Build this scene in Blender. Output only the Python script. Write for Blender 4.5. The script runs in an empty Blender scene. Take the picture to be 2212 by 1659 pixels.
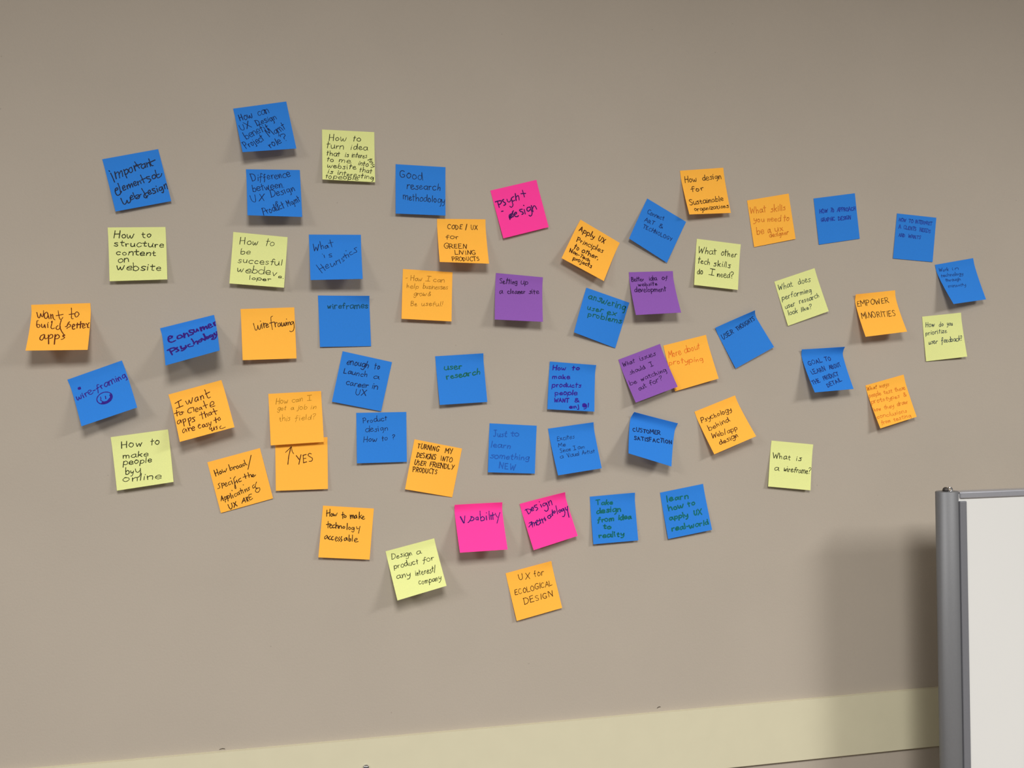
import bpy, bmesh, math, random, json
from mathutils import Vector, Matrix

scene = bpy.context.scene
COL = scene.collection

# ---------------------------------------------------------------- camera
cam_data = bpy.data.cameras.new('camera')
cam_data.sensor_fit = 'HORIZONTAL'
cam_data.sensor_width = 36.0
cam_data.lens = 32.1312          # 1974 px focal length over 2212 px
cam_data.clip_start = 0.02
cam = bpy.data.objects.new('camera', cam_data)
COL.objects.link(cam)
R_ = Vector((0.97843521, -0.2061578, -0.01278686))
U_ = Vector((0.01088429, -0.01036028, 0.99988709))
F_ = Vector((0.20626699, 0.97846391, 0.00789298))
M = Matrix((R_, U_, -F_)).transposed().to_4x4()
M.translation = Vector((0.0, -1.39083, 1.417))
cam.matrix_world = M
scene.camera = cam

# ---------------------------------------------------------------- world, lights, exposure
world = bpy.data.worlds.new('world')
scene.world = world
world.use_nodes = True
bg = world.node_tree.nodes['Background']
bg.inputs['Color'].default_value = (1.0, 0.97, 0.93, 1)
bg.inputs['Strength'].default_value = 0.10

def troffer(x, y, power):
    ld = bpy.data.lights.new('ceiling_troffer', 'AREA')
    ld.shape = 'RECTANGLE'          # two-by-four troffers, long side towards the wall
    ld.size = 0.6
    ld.size_y = 1.2
    ld.energy = power
    ld.color = (1.0, 0.985, 0.955)
    ld.spread = math.radians(SPREAD)
    o = bpy.data.objects.new('ceiling_troffer', ld)
    COL.objects.link(o)
    o.location = (x, y, 2.68)
    return o
SPREAD = 170
troffer(0.05, -2.45, 87)
troffer(2.60, -2.40, 103)
troffer(-2.30, -2.45, 67)

scene.view_settings.view_transform = 'Standard'
scene.view_settings.look = 'None'
scene.view_settings.exposure = 0.0
scene.view_settings.gamma = 1.0
scene.view_settings.use_curve_mapping = False

# ---------------------------------------------------------------- helpers
def lin(c):
    out = []
    for v in c:
        v = v / 255.0
        out.append(v / 12.92 if v <= 0.04045 else ((v + 0.055) / 1.055) ** 2.4)
    return tuple(out)

def new_mat(name):
    m = bpy.data.materials.new(name)
    m.use_nodes = True
    nt = m.node_tree
    return m, nt, nt.nodes['Principled BSDF'], nt.nodes['Material Output']

def noise_color(nt, base, amount, scale, detail=3.0):
    """small procedural variation of a colour"""
    tc = nt.nodes.new('ShaderNodeTexCoord')
    nz = nt.nodes.new('ShaderNodeTexNoise')
    nz.inputs['Scale'].default_value = scale
    nz.inputs['Detail'].default_value = detail
    nt.links.new(tc.outputs['Object'], nz.inputs['Vector'])
    rp = nt.nodes.new('ShaderNodeValToRGB')
    rp.color_ramp.elements[0].position = 0.3
    rp.color_ramp.elements[1].position = 0.7
    rp.color_ramp.elements[0].color = tuple(v * (1 - amount) for v in base) + (1,)
    rp.color_ramp.elements[1].color = tuple(min(1.0, v * (1 + amount)) for v in base) + (1,)
    nt.links.new(nz.outputs['Fac'], rp.inputs['Fac'])
    return rp.outputs['Color'], nz, tc

def paper_mat(name, rgb, glow=0.22):
    m, nt, b, out = new_mat(name)
    col, nz, tc = noise_color(nt, rgb, 0.035, 900, 4)
    nt.links.new(col, b.inputs['Base Color'])
    b.inputs['Roughness'].default_value = 0.8
    b.inputs['Specular IOR Level'].default_value = 0.15
    # thin paper lets part of the light through to the wall behind it
    tr = nt.nodes.new('ShaderNodeBsdfTranslucent')
    sc = nt.nodes.new('ShaderNodeVectorMath'); sc.operation = 'SCALE'
    sc.inputs['Scale'].default_value = glow
    nt.links.new(col, sc.inputs[0])
    nt.links.new(sc.outputs['Vector'], tr.inputs['Color'])
    mx = nt.nodes.new('ShaderNodeAddShader')
    nt.links.new(b.outputs['BSDF'], mx.inputs[0])
    nt.links.new(tr.outputs['BSDF'], mx.inputs[1])
    nt.links.new(mx.outputs['Shader'], out.inputs['Surface'])
    return m

def plain_mat(name, rgb, rough=0.6, metal=0.0, var=0.02, scale=200, spec=0.5):
    m, nt, b, out = new_mat(name)
    col, nz, tc = noise_color(nt, rgb, var, scale)
    nt.links.new(col, b.inputs['Base Color'])
    b.inputs['Roughness'].default_value = rough
    b.inputs['Metallic'].default_value = metal
    b.inputs['Specular IOR Level'].default_value = spec
    return m

def obj(name, bm, mat, parent=None, smooth=False):
    me = bpy.data.meshes.new(name)
    bm.normal_update()
    bm.to_mesh(me)
    bm.free()
    if smooth:
        for p in me.polygons:
            p.use_smooth = True
    me.materials.append(mat)
    o = bpy.data.objects.new(name, me)
    COL.objects.link(o)
    if parent is not None:
        o.parent = parent
    return o

def box(bm, x0, x1, y0, y1, z0, z1, bevel=0.0, seg=2):
    r = bmesh.ops.create_cube(bm, size=1.0)
    vs = r['verts']
    for v in vs:
        v.co = Vector((x0 + (v.co.x + .5) * (x1 - x0), y0 + (v.co.y + .5) * (y1 - y0), z0 + (v.co.z + .5) * (z1 - z0)))
    if bevel > 0:
        es = list({e for v in vs for e in v.link_edges})
        bmesh.ops.bevel(bm, geom=es, offset=bevel, segments=seg, affect='EDGES', profile=0.5)

def lathe(bm, prof, cx, cy, cz, n=32, axis='Z'):
    rings = []
    for r, h in prof:
        ring = []
        for i in range(n):
            a = 2 * math.pi * i / n
            if axis == 'Z':
                co = (cx + r * math.cos(a), cy + r * math.sin(a), cz + h)
            else:                                   # axis pointing to the room (-Y)
                co = (cx + r * math.cos(a), cy - h, cz + r * math.sin(a))
            ring.append(bm.verts.new(co))
        rings.append(ring)
    for a, b in zip(rings, rings[1:]):
        for i in range(n):
            bm.faces.new((a[i], a[(i + 1) % n], b[(i + 1) % n], b[i]))
    bm.faces.new(rings[0][::-1])
    bm.faces.new(rings[-1])
    bmesh.ops.recalc_face_normals(bm, faces=bm.faces)

# ---------------------------------------------------------------- materials
def wall_material():
    m, nt, b, out = new_mat('taupe_wall_paint')
    base = lin(WALL_RGB)
    col, nz, tc = noise_color(nt, base, 0.02, 6, 5)
    # sparse specks of the roller stipple
    vor = nt.nodes.new('ShaderNodeTexVoronoi')
    vor.inputs['Scale'].default_value = 28
    nt.links.new(tc.outputs['Object'], vor.inputs['Vector'])
    lt = nt.nodes.new('ShaderNodeMath'); lt.operation = 'LESS_THAN'
    lt.inputs[1].default_value = 0.028
    nt.links.new(vor.outputs['Distance'], lt.inputs[0])
    sep = nt.nodes.new('ShaderNodeSeparateColor')
    nt.links.new(vor.outputs['Color'], sep.inputs['Color'])
    gt = nt.nodes.new('ShaderNodeMath'); gt.operation = 'GREATER_THAN'
    gt.inputs[1].default_value = 0.72
    nt.links.new(sep.outputs['Red'], gt.inputs[0])
    mu = nt.nodes.new('ShaderNodeMath'); mu.operation = 'MULTIPLY'
    nt.links.new(lt.outputs[0], mu.inputs[0]); nt.links.new(gt.outputs[0], mu.inputs[1])
    m2 = nt.nodes.new('ShaderNodeMath'); m2.operation = 'MULTIPLY'
    m2.inputs[1].default_value = 0.22
    nt.links.new(mu.outputs[0], m2.inputs[0])
    mix = nt.nodes.new('ShaderNodeMix'); mix.data_type = 'RGBA'
    nt.links.new(m2.outputs[0], mix.inputs['Factor'])
    nt.links.new(col, mix.inputs['A'])
    mix.inputs['B'].default_value = (0.06, 0.05, 0.04, 1)
    nt.links.new(mix.outputs['Result'], b.inputs['Base Color'])
    b.inputs['Roughness'].default_value = 0.62
    b.inputs['Specular IOR Level'].default_value = 0.25
    n2 = nt.nodes.new('ShaderNodeTexNoise')
    n2.inputs['Scale'].default_value = 330
    n2.inputs['Detail'].default_value = 3
    nt.links.new(tc.outputs['Object'], n2.inputs['Vector'])
    bp = nt.nodes.new('ShaderNodeBump')
    bp.inputs['Strength'].default_value = 0.16
    bp.inputs['Distance'].default_value = 0.0012
    nt.links.new(n2.outputs['Fac'], bp.inputs['Height'])
    nt.links.new(bp.outputs['Normal'], b.inputs['Normal'])
    return m

WALL_RGB = (178, 168, 155)
MAT_WALL = wall_material()
MAT_RAIL = plain_mat('cream_rail_paint', lin((212, 206, 178)), 0.45, 0, 0.012, 30)
MAT_FLOOR = plain_mat('grey_carpet', lin((120, 112, 104)), 0.95, 0, 0.15, 350, 0.1)
MAT_CEIL = plain_mat('white_ceiling_tile', lin((215, 212, 205)), 0.9, 0, 0.05, 120, 0.1)
MAT_METAL = plain_mat('satin_grey_aluminium', lin((116, 117, 120)), 0.52, 0.25, 0.02, 300)
MAT_STRIP = plain_mat('grey_frame_strip', lin((120, 121, 127)), 0.5, 0.2, 0.02, 300)
MAT_BRIGHT = plain_mat('bright_aluminium', lin((166, 167, 174)), 0.25, 0.3, 0.02, 300)
MAT_BOARD = plain_mat('white_board_enamel', lin((221, 221, 219)), 0.32, 0, 0.008, 4)
MAT_CHROME = plain_mat('chrome', lin((225, 226, 230)), 0.06, 1.0, 0.01, 50)
MAT_DARK = plain_mat('dark_plastic', lin((60, 55, 52)), 0.5, 0, 0.05, 200)
MAT_SCUFF = plain_mat('dark_scuff', lin((70, 60, 46)), 0.8, 0, 0.1, 900)


# ---------------------------------------------------------------- the setting
def struct(name, bm, mat):
    o = obj(name, bm, mat)
    o['kind'] = 'structure'
    return o

bm = bmesh.new(); box(bm, -3.4, 4.2, 0.0, 0.10, 0.0, 2.7)
wall = struct('wall_back', bm, MAT_WALL)
bm = bmesh.new(); box(bm, -3.4, 4.2, -6.0, 0.10, -0.08, 0.0)
struct('floor', bm, MAT_FLOOR)
bm = bmesh.new(); box(bm, -3.4, 4.2, -6.0, 0.10, 2.7, 2.78)
struct('ceiling', bm, MAT_CEIL)

# cream chair rail: eased board along the wall
def chair_rail():
    bm = bmesh.new()
    t, z0, z1 = 0.007, 0.8010, 0.9005
    prof = [(0, z0), (t - .001, z0), (t, z0 + .001), (t, z1), (0, z1)]
    xs = [-3.4, 4.2]
    rows = [[bm.verts.new((x, -d, z)) for d, z in prof] for x in xs]
    for i in range(len(prof)):
        j = (i + 1) % len(prof)
        bm.faces.new((rows[0][i], rows[0][j], rows[1][j], rows[1][i]))
    bm.faces.new(rows[0]); bm.faces.new(rows[1][::-1])
    bmesh.ops.recalc_face_normals(bm, faces=bm.faces)
    return struct('trim_1', bm, MAT_RAIL)
rail = chair_rail()

# two small scuffs of dark dirt just above the rail
for (x, z, w, h, rot) in ((-0.1438, 0.9028, .0085, .0012, .0), (0.5269, 0.9070, .0068, .0014, .25)):
    bm = bmesh.new()
    pts = [(-.5, -.2), (-.3, .5), (.05, .9), (.4, .4), (.5, -.3), (.1, .25), (-.2, .05)]
    f, bk = [], []
    for px, pz in pts:
        dx, dz = px * w, pz * h
        q = (x + dx * math.cos(rot) - dz * math.sin(rot), z + dx * math.sin(rot) + dz * math.cos(rot))
        f.append(bm.verts.new((q[0], -.0007, q[1]))); bk.append(bm.verts.new((q[0], .0002, q[1])))
    bm.faces.new(f); bm.faces.new(bk[::-1])
    for i in range(len(f)):
        j = (i + 1) % len(f)
        bm.faces.new((f[j], f[i], bk[i], bk[j]))
    bmesh.ops.recalc_face_normals(bm, faces=bm.faces)
    s = obj('scuff_mark', bm, MAT_SCUFF, wall)
    s['label'] = 'small dark scuff just above the cream rail'

# chrome dome-headed screw in the middle of the rail
bm = bmesh.new()
prof = [(.0001, -.004), (.0018, -.004), (.0018, 0.0), (.0046, 0.0), (.0050, .0006)]
for i in range(1, 11):
    a = math.pi / 2 * i / 10
    prof.append((max(.0050 * math.cos(a), .00005), .0006 + .0042 * math.sin(a)))
lathe(bm, prof, 0.0620, -0.007, 0.8592, 28, 'Y')
scr = obj('dome_screw', bm, MAT_CHROME, None, True)
scr['label'] = 'small shiny chrome dome-headed screw on the cream rail at the bottom edge'
scr['category'] = 'screw'

# ---------------------------------------------------------------- mobile whiteboard
def whiteboard():
    root = bpy.data.objects.new('mobile_whiteboard', None)
    COL.objects.link(root)
    X0, ZT, Y = 0.9436, 1.2545, -0.150
    root.location = (X0, Y, 0.0)
    root['label'] = 'white dry-erase board in a grey metal frame standing before the wall at lower right'
    root['category'] = 'whiteboard'
    W = 1.30
    def part(name, bm, mat, parent=root, smooth=False):
        # meshes are modelled in world space, parent sits at (X0, Y, 0)
        bmesh.ops.translate(bm, verts=bm.verts, vec=(-X0, -Y, 0))
        return obj(name, bm, mat, parent, smooth)
    # writing panel
    bm = bmesh.new(); box(bm, X0 + .012, X0 + W - .012, Y - .007, Y + .007, 0.37, ZT - .004, .001)
    part('writing_panel', bm, MAT_BOARD)
    # rails
    bm = bmesh.new(); box(bm, X0 + .0160, X0 + W - .0160, Y - .0105, Y + .0105, ZT - .0110, ZT - .0005, .0022, 3)
    part('top_rail', bm, MAT_BRIGHT)
    bm = bmesh.new(); box(bm, X0 + .0160, X0 + W - .0160, Y - .0105, Y + .0105, 0.355, 0.380, .0022, 3)
    part('bottom_rail', bm, MAT_BRIGHT)
    for sx in (0, 1):
        cx = X0 + sx * W
        s = -1 if sx else 1
        # flat strip clamping the panel
        bm = bmesh.new()
        a, b = sorted((cx + s * .0150, cx + s * .0268))
        box(bm, a, b, Y - .0105, Y + .0105, 0.380, ZT - .0150, .001)
        part('edge_strip', bm, MAT_STRIP)
        # extruded post: rounded tube with a flat front land
        bm = bmesh.new()
        n = 48
        rings = []
        prof = []
        for i in range(n):
            t = 2 * math.pi * i / n
            c_, s_ = math.cos(t), math.sin(t)
            k = 2.05
            prof.append((.0181 * math.copysign(abs(c_) ** (2 / k), c_), .0125 * math.copysign(abs(s_) ** (2 / k), s_)))
        for z, sc in ((0.03, 1), (ZT - .0008, 1), (ZT, .95)):
            rings.append([bm.verts.new((cx + px * sc, Y + py * sc, z)) for px, py in prof])
        for r0, r1 in zip(rings, rings[1:]):
            for i in range(n):
                bm.faces.new((r0[i], r0[(i + 1) % n], r1[(i + 1) % n], r1[i]))
        bm.faces.new(rings[0][::-1]); bm.faces.new(rings[-1])
        bmesh.ops.recalc_face_normals(bm, faces=bm.faces)
        post = part('post', bm, MAT_METAL)
        for p in post.data.polygons:
            p.use_smooth = len(p.vertices) == 4
        # screw fitting on the post top: dark plug and a chrome eye
        bm = bmesh.new()
        lathe(bm, [(.0001, 0), (.0042, 0), (.0046, .0022), (.0036, .0048), (.0016, .0062), (.0001, .0064)], cx - s * .0020, Y, ZT, 20)
        plug = part('post_plug', bm, MAT_DARK, root, True)
        bm = bmesh.new()
        nu, nv = 24, 10
        vs = []
        for i in range(nu):
            a = 2 * math.pi * i / nu
            row = []
            for j in range(nv):
                b_ = 2 * math.pi * j / nv
                rr = .0040 + .0014 * math.cos(b_)
                row.append(bm.verts.new((cx + s * .0050 + rr * math.cos(a), Y + .0014 * math.sin(b_), ZT + .0026 + rr * math.sin(a) * .75)))
            vs.append(row)
        for i in range(nu):
            for j in range(nv):
                bm.faces.new((vs[i][j], vs[(i + 1) % nu][j], vs[(i + 1) % nu][(j + 1) % nv], vs[i][(j + 1) % nv]))
        bmesh.ops.recalc_face_normals(bm, faces=bm.faces)
        part('eye_screw', bm, MAT_CHROME, root, True)
        # foot
        bm = bmesh.new(); box(bm, cx - .022, cx + .022, Y - .30, Y + .13, 0.0, 0.034, .006, 3)
        part('foot', bm, MAT_METAL)
    return root
whiteboard()

# ---------------------------------------------------------------- handwriting: stroke glyphs
# x-height 5.5, capitals 10, descenders to -3.6;  'width strokes|strokes'
GLYPHS = {
'a': '5.2 5 4.6 3.4 5.6 1 4.6 .3 2.2 1.6 .2 3.6 .8 4.8 3.4|4.9 5.4 4.8 2 5.7 .1',
'b': '5 .6 10 .5 5 .6 .3|.6 3.5 2.6 5.4 4.6 3.6 4.2 1 2.2 0 .6 1',
'c': '4.5 4.4 4.6 2.6 5.5 .6 3.8 .5 1.4 2.2 0 4.4 .8',
'd': '5 4.6 4.4 2.8 5.5 .7 4 .4 1.6 1.8 0 3.8 .8 4.7 3|4.8 10 4.7 5 4.9 0',
'e': '4.6 .6 2.8 4.2 3 4 4.9 2.4 5.6 .7 4 .5 1.6 2 0 4.6 .9',
'f': '4 4.4 9 3.2 10 2 8.6 1.8 4 1.7 0|.2 5.4 3.8 5.6',
'g': '5 4.8 4.6 3 5.6 .9 4.4 .6 2 2 .4 4 1.4 4.8 4.4|4.9 5.4 4.8 0 4 -3 2.2 -3.6 .6 -2.4',
'h': '4.8 .5 10 .6 5 .5 0|.6 3.4 2.6 5.5 4.2 4.4 4.4 0',
'i': '1.5 .7 5.4 .8 0|.8 7.9 .95 7.5',
'j': '2.4 1.6 5.4 1.5 -1 .8 -3.2 -.8 -3|1.7 7.9 1.85 7.5',
'k': '4.4 .5 10 .5 0|4 5.4 .7 2.6|1.6 3.3 4.2 0',
'l': '1.5 .7 10 .8 0',
'm': '7 .4 5.4 .5 0|.5 3.6 2 5.5 3.3 4.4 3.4 0|3.4 3.6 5 5.5 6.4 4.4 6.6 0',
'n': '4.6 .4 5.4 .5 0|.5 3.4 2.4 5.5 4 4.4 4.2 0',
'o': '4.8 2.8 5.5 .8 4.4 .5 1.8 2.2 0 4.2 1.2 4.4 3.8 2.6 5.6',
'p': '5 .5 5.4 .5 -3.6|.6 3.6 2.6 5.5 4.6 3.8 4.2 1 2.4 .1 .6 1.2',
'r': '3.7 .5 5.4 .6 0|.6 3.2 1.8 5.2 3.6 5.2',
's': '4.2 4 4.8 2.2 5.6 .8 4.4 2.2 3 3.8 1.8 2.6 .1 .4 .8',
't': '3.8 1.8 8.4 1.7 3 2 .6 3.6 .4|.1 5.6 3.6 5.8',
'u': '4.7 .4 5.4 .5 1.6 1.8 0 3.6 1 4.2 3.2|4.3 5.4 4.2 2 4.7 0',
'v': '4.5 .2 5.4 2.2 .1|2.2 .1 4.4 5.5',
'w': '6.4 .2 5.4 .8 1 1.8 .2 3 3.6|3 3.6 3.6 .6 4.8 .4 6.2 5.4',
'x': '4.4 .3 5.4 4.2 0|4.2 5.4 .2 0',
'y': '4.6 .3 5.4 .8 2.6 2.2 1.8 4 3.2|4.5 5.4 4 0 2.6 -3 .8 -3.4',
'z': '4.2 .3 5.3 4 5.3|4 5.3 .2 .1|.2 .1 4.2 .2',
'A': '6.4 .2 0 3.2 10|3.2 10 6.2 0|1.4 3.8 5.2 3.8',
'B': '5.6 .6 10 .6 0|.6 9.8 4 9.4 4.2 6.6 .8 5.4|.8 5.4 4.8 4.6 4.8 1 .5 .1',
'C': '6 5.8 8.6 3.6 10 1 7.6 .6 3.4 2.6 .2 5.8 1.2',
'D': '6.2 .8 10 .8 0|.2 9.8 3.4 9.4 5.8 6.6 5.2 2.4 2.6 .2 .4 .2',
'E': '5.2 4.8 9.8 .8 9.6|.8 9.6 .6 .2|.8 5.2 4 5.4|.6 .2 5 .4',
'F': '5 4.8 9.8 .8 9.6|.8 9.6 .6 0|.8 5.2 4 5.4',
'G': '6.4 5.8 8.8 3.8 10 1.2 8 .6 3.6 2.6 .2 5.4 1 5.8 4|5.8 4.2 3.4 4.2',
'H': '6 .8 10 .6 0|5.4 10 5.2 0|.7 5 5.4 5.2',
'I': '3.8 1.8 9.8 1.9 .2|.2 9.8 3.5 9.8|.2 .2 3.6 .2',
'J': '5.6 4 10 4 3 2.8 .2 .6 1|1.8 10 5.6 10',
'L': '5 .8 10 .6 .2|.6 .2 4.8 .4',
'M': '7.4 .4 0 1 10|1 10 3.6 4|3.6 4 6.4 10|6.4 10 7 0',
'N': '6.2 .6 0 .8 10|.8 10 5.2 0|5.2 0 5.6 10',
'O': '6.4 3.4 10 1 8 .6 3.6 2.8 .1 5.6 2 6 6.6 3.2 10',
'P': '5.4 .8 10 .6 0|.2 9.6 3.6 9.8 5.2 7.6 4 5.2 .8 4.8',
'R': '5.8 .8 10 .6 0|.2 9.6 3.6 9.8 5.2 7.6 4 5.2 .8 4.8|2.4 4.8 5.7 0',
'S': '5.4 5 8.8 3 10 .8 8.2 2.4 5.8 4.8 3.6 3.8 .4 .6 .8',
'T': '6 .2 9.8 5.8 9.8|3 9.8 2.9 0',
'U': '6 .6 10 .8 3 2.6 .1 4.8 2 5.4 10',
'V': '5.8 .2 10 2.8 .1|2.8 .1 5.6 10',
'W': '8 .2 10 1.8 .4|1.8 .4 4 7|4 7 5.6 .4|5.6 .4 7.6 10',
'X': '5.8 .4 10 5.4 0|5.4 10 .2 0',
'Y': '5.6 .2 10 2.8 5.2|5.4 10 2.2 -.5',
'?': '4.6 .4 8 1.6 9.8 4 9.2 3.8 6.6 2 4.8 2 3|2 .7 2.1 .3',
'!': '1.6 .9 10 .8 3|.8 .7 .85 .3',
'/': '3.8 3.5 10.6 .2 -1.2',
'-': '3.2 .2 3.4 2.8 3.6',
'+': '5.2 .2 4 4.8 4.2|2.5 6.8 2.4 1.4',
'&': '5.4 5.2 .2 1.4 7 2.4 9.4 3.8 8 .8 3.2 1.2 .6 3 .2 5 4',
',': '1.6 .9 .6 .3 -1.6',
'.': '1.4 .6 .4 .8 .2',
}
def parse(s):
    w, rest = s.split(' ', 1)
    out = []
    for st in rest.split('|'):
        v = [float(q) for q in st.split()]
        out.append(list(zip(v[0::2], v[1::2])))
    return float(w), out
# second letter forms: each writer uses one form or the other
OTHER = {
'a': '5.2 4.4 5.2 1.6 5 .4 2 1.6 0 4 2 4.6 5.2 4.6 1.4 5.8 .4',
'd': '5.2 4.4 4.8 2 5.2 .5 2.4 1.8 .1 4.2 2 4.8 9.6 4.9 3 5.4 0',
'e': '4.4 .6 2.4 3.8 3.6 2.6 5.4 .8 4.2 .6 1 2.6 -.1 5 1.2',
'f': '4.2 4.4 8.6 2.8 9.6 2 7 1.6 1 .6 -2.6|0 4.4 4 5.2',
'g': '5 4.6 5 2 5.4 .6 3 1.8 .6 4.2 2.2 4.7 5.2 5 1 4.6 -3.4 3.2 -4',
'h': '4.6 .4 9.6 .6 0|.6 2.6 2.2 4.6 3.6 4 3.9 0',
'n': '4.4 .3 5.2 .7 0|.7 .2 2 4.8 3.6 4.6 3.9 0',
'o': '4.6 1.4 5.4 .3 2.6 1.8 0 4 2 3.6 5 1.2 5.4 2.4 5.9',
'r': '3.5 .4 5 .9 .2|.9 2.6 1.6 4.8 3.4 4.6',
's': '4 3.8 5.4 1.2 4.8 3.4 2.6 2.8 .2 .2 .4',
't': '3.6 1.6 9.4 1.5 0|.1 6 3.6 6.4',
'w': '6 .2 5.4 1.4 .2|1.4 .2 3 4.6|3 4.6 4 .2|4 .2 5.8 5.6',
}
GLYPHS = {k: parse(v) for k, v in GLYPHS.items()}
OTHER = {k: parse(v) for k, v in OTHER.items()}

def smooth(pts, n=5):
    if len(pts) < 3:
        return pts
    P = [pts[0]] + list(pts) + [pts[-1]]
    out = []
    for i in range(1, len(P) - 2):
        p0, p1, p2, p3 = P[i - 1], P[i], P[i + 1], P[i + 2]
        for k in range(n):
            t = k / n
            out.append(tuple(.5 * (2 * p1[a] + (p2[a] - p0[a]) * t + (2 * p0[a] - 5 * p1[a] + 4 * p2[a] - p3[a]) * t * t
                                   + (3 * p1[a] - p0[a] - 3 * p2[a] + p3[a]) * t ** 3) for a in (0, 1)))
    out.append(pts[-1])
    return out

def text_strokes(txt, u0, v0, u1, v1, size, slant, rng, forms):
    """strokes of one written line, in note units (u right, v down, 1 = one note side)"""
    items, x = [], 0.0
    for i, ch in enumerate(txt):
        if ch == ' ':
            x += 4.2
            continue
        key = ch
        if ch == 'I':
            pv = txt[i - 1] if i else ' '
            nx = txt[i + 1] if i + 1 < len(txt) else ' '
            if pv.isalpha() or nx.isalpha():
                key = 'l'
        w, strokes = forms.get(key) or GLYPHS[key]
        items.append((x, strokes, w))
        x += w + 1.15
    x -= 1.15
    du, dv = u1 - u0, v1 - v0
    L = math.hypot(du, dv)
    ax = (du / L, dv / L)
    ay = (dv / L, -du / L)              # towards the letters' tops (v points down)
    sx, sy = L / x, size / 10.0
    out = []
    for gx, strokes, w in items:
        oy = rng.uniform(-.6, .6); sc = rng.uniform(.86, 1.12); rot = rng.uniform(-.1, .1); sh = slant + rng.uniform(-.1, .1)
        for st in strokes:
            pts = []
            for px, py in st:
                px += rng.uniform(-.26, .26); py += rng.uniform(-.26, .26)
                qx = (px - w / 2) * sc; qy = py * sc + oy
                X = (gx + w / 2 + qx) * sx + (qy * sh - qy * rot) * sy
                Y = (qy + qx * rot) * sy
                pts.append((u0 + ax[0] * X + ay[0] * Y, v0 + ax[1] * X + ay[1] * Y))
            out.append(smooth(pts))
    return out

# ---------------------------------------------------------------- sticky notes
SIDE = 0.0757
THICK = 0.00022
def lift_profile(v):
    if v < .14:
        return 0.0
    return ((v - .14) / .86) ** 1.25

class Sheet:
    """the bent surface of one note: u 0..1 left to right, v 0..1 stuck edge to free edge"""
    def __init__(self, corners, curl):
        self.c = [Vector(q) for q in corners]          # tl tr br bl
        self.curl = [q * 1e-3 for q in curl]
    def at(self, u, v):
        tl, tr, br, bl = self.c
        top = tl.lerp(tr, u); bot = bl.lerp(br, u)
        p = top.lerp(bot, v)
        s = u * u * (3 - 2 * u) if max(self.curl) > 0 else u
        # forward curl of the stuck edge fades out within the adhesive strip
        cu = self.curl[0] * (1 - u) ** 1.6 + self.curl[1] * u ** 1.6 if max(self.curl) > 0 else 0.0
        cl = max(0.0, 1 - v / .24) ** 2.2 * cu
        bend = (-.0006 - bot.y) * lift_profile(v)
        p.y = -.0006 - bend - cl
        return p
    def normal(self, u, v):
        e = .01
        a = self.at(min(1, u + e), v) - self.at(max(0, u - e), v)
        b = self.at(u, min(1, v + e)) - self.at(u, max(0, v - e))
        n = a.cross(b)
        n.normalize()
        if n.y > 0:
            n = -n
        return n

def sheet_mesh(sh, origin, nu=14, nv=22):
    bm = bmesh.new()
    F, B = [], []
    for j in range(nv + 1):
        rf, rb = [], []
        for i in range(nu + 1):
            u, v = i / nu, j / nv
            p = sh.at(u, v) - origin
            n = sh.normal(u, v)
            rf.append(bm.verts.new(p)); rb.append(bm.verts.new(p - n * THICK))
        F.append(rf); B.append(rb)
    for j in range(nv):
        for i in range(nu):
            f = bm.faces.new((F[j][i], F[j + 1][i], F[j + 1][i + 1], F[j][i + 1])); f.smooth = True
            f = bm.faces.new((B[j][i], B[j][i + 1], B[j + 1][i + 1], B[j + 1][i])); f.smooth = True
    def rim(seq):
        a = [(bm.verts.new(f.co), bm.verts.new(b.co)) for f, b in seq]
        for (f0, b0), (f1, b1) in zip(a, a[1:]):
            bm.faces.new((f0, b0, b1, f1))
    rim([(F[0][i], B[0][i]) for i in range(nu, -1, -1)])
    rim([(F[nv][i], B[nv][i]) for i in range(nu + 1)])
    rim([(F[j][0], B[j][0]) for j in range(nv + 1)])
    rim([(F[j][nu], B[j][nu]) for j in range(nv, -1, -1)])
    return bm

def ink_mesh(sh, origin, strokes, pen, rng, discs=(), lim=.004):
    """flat pen strokes lying on the sheet; pen = line width in note units"""
    bm = bmesh.new()
    def put(u, v):
        u = min(1 - lim, max(lim, u)); v = min(1 - lim, max(lim, v))
        return bm.verts.new(sh.at(u, v) + sh.normal(u, v) * .00010 - origin)
    for st in strokes:
        base = pen * .5 * rng.uniform(.85, 1.15)
        n = len(st)
        left, right = [], []
        for i, (x, y) in enumerate(st):
            a = st[max(0, i - 1)]; b = st[min(n - 1, i + 1)]
            dx, dy = b[0] - a[0], b[1] - a[1]
            l = math.hypot(dx, dy) or 1e-6
            nx, ny = -dy / l, dx / l
            r = base * (1 + .12 * math.sin(i * 1.7 + rng.random()))
            left.append(put(x + nx * r, y + ny * r)); right.append(put(x - nx * r, y - ny * r))
        for i in range(n - 1):
            try:
                bm.faces.new((left[i], left[i + 1], right[i + 1], right[i]))
            except ValueError:
                pass
        for (x, y) in (st[0], st[-1]):
            bm.faces.new([put(x + base * math.cos(q * math.pi / 4), y + base * math.sin(q * math.pi / 4)) for q in range(8)])
    for (x, y, r) in discs:
        bm.faces.new([put(x + r * math.cos(q * math.pi / 6) * (1.1 if q % 3 else .9), y + r * math.sin(q * math.pi / 6)) for q in range(12)])
    for f in bm.faces:
        f.normal_update()
        if f.normal.y > 0:
            f.normal_flip()
    return bm

INKS = {}
def ink_mat(rgb):
    k = tuple(rgb)
    if k not in INKS:
        INKS[k] = plain_mat('ink_%d' % len(INKS), lin(k), 0.7, 0, 0.10, 500, 0.2)
    return INKS[k]

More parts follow.
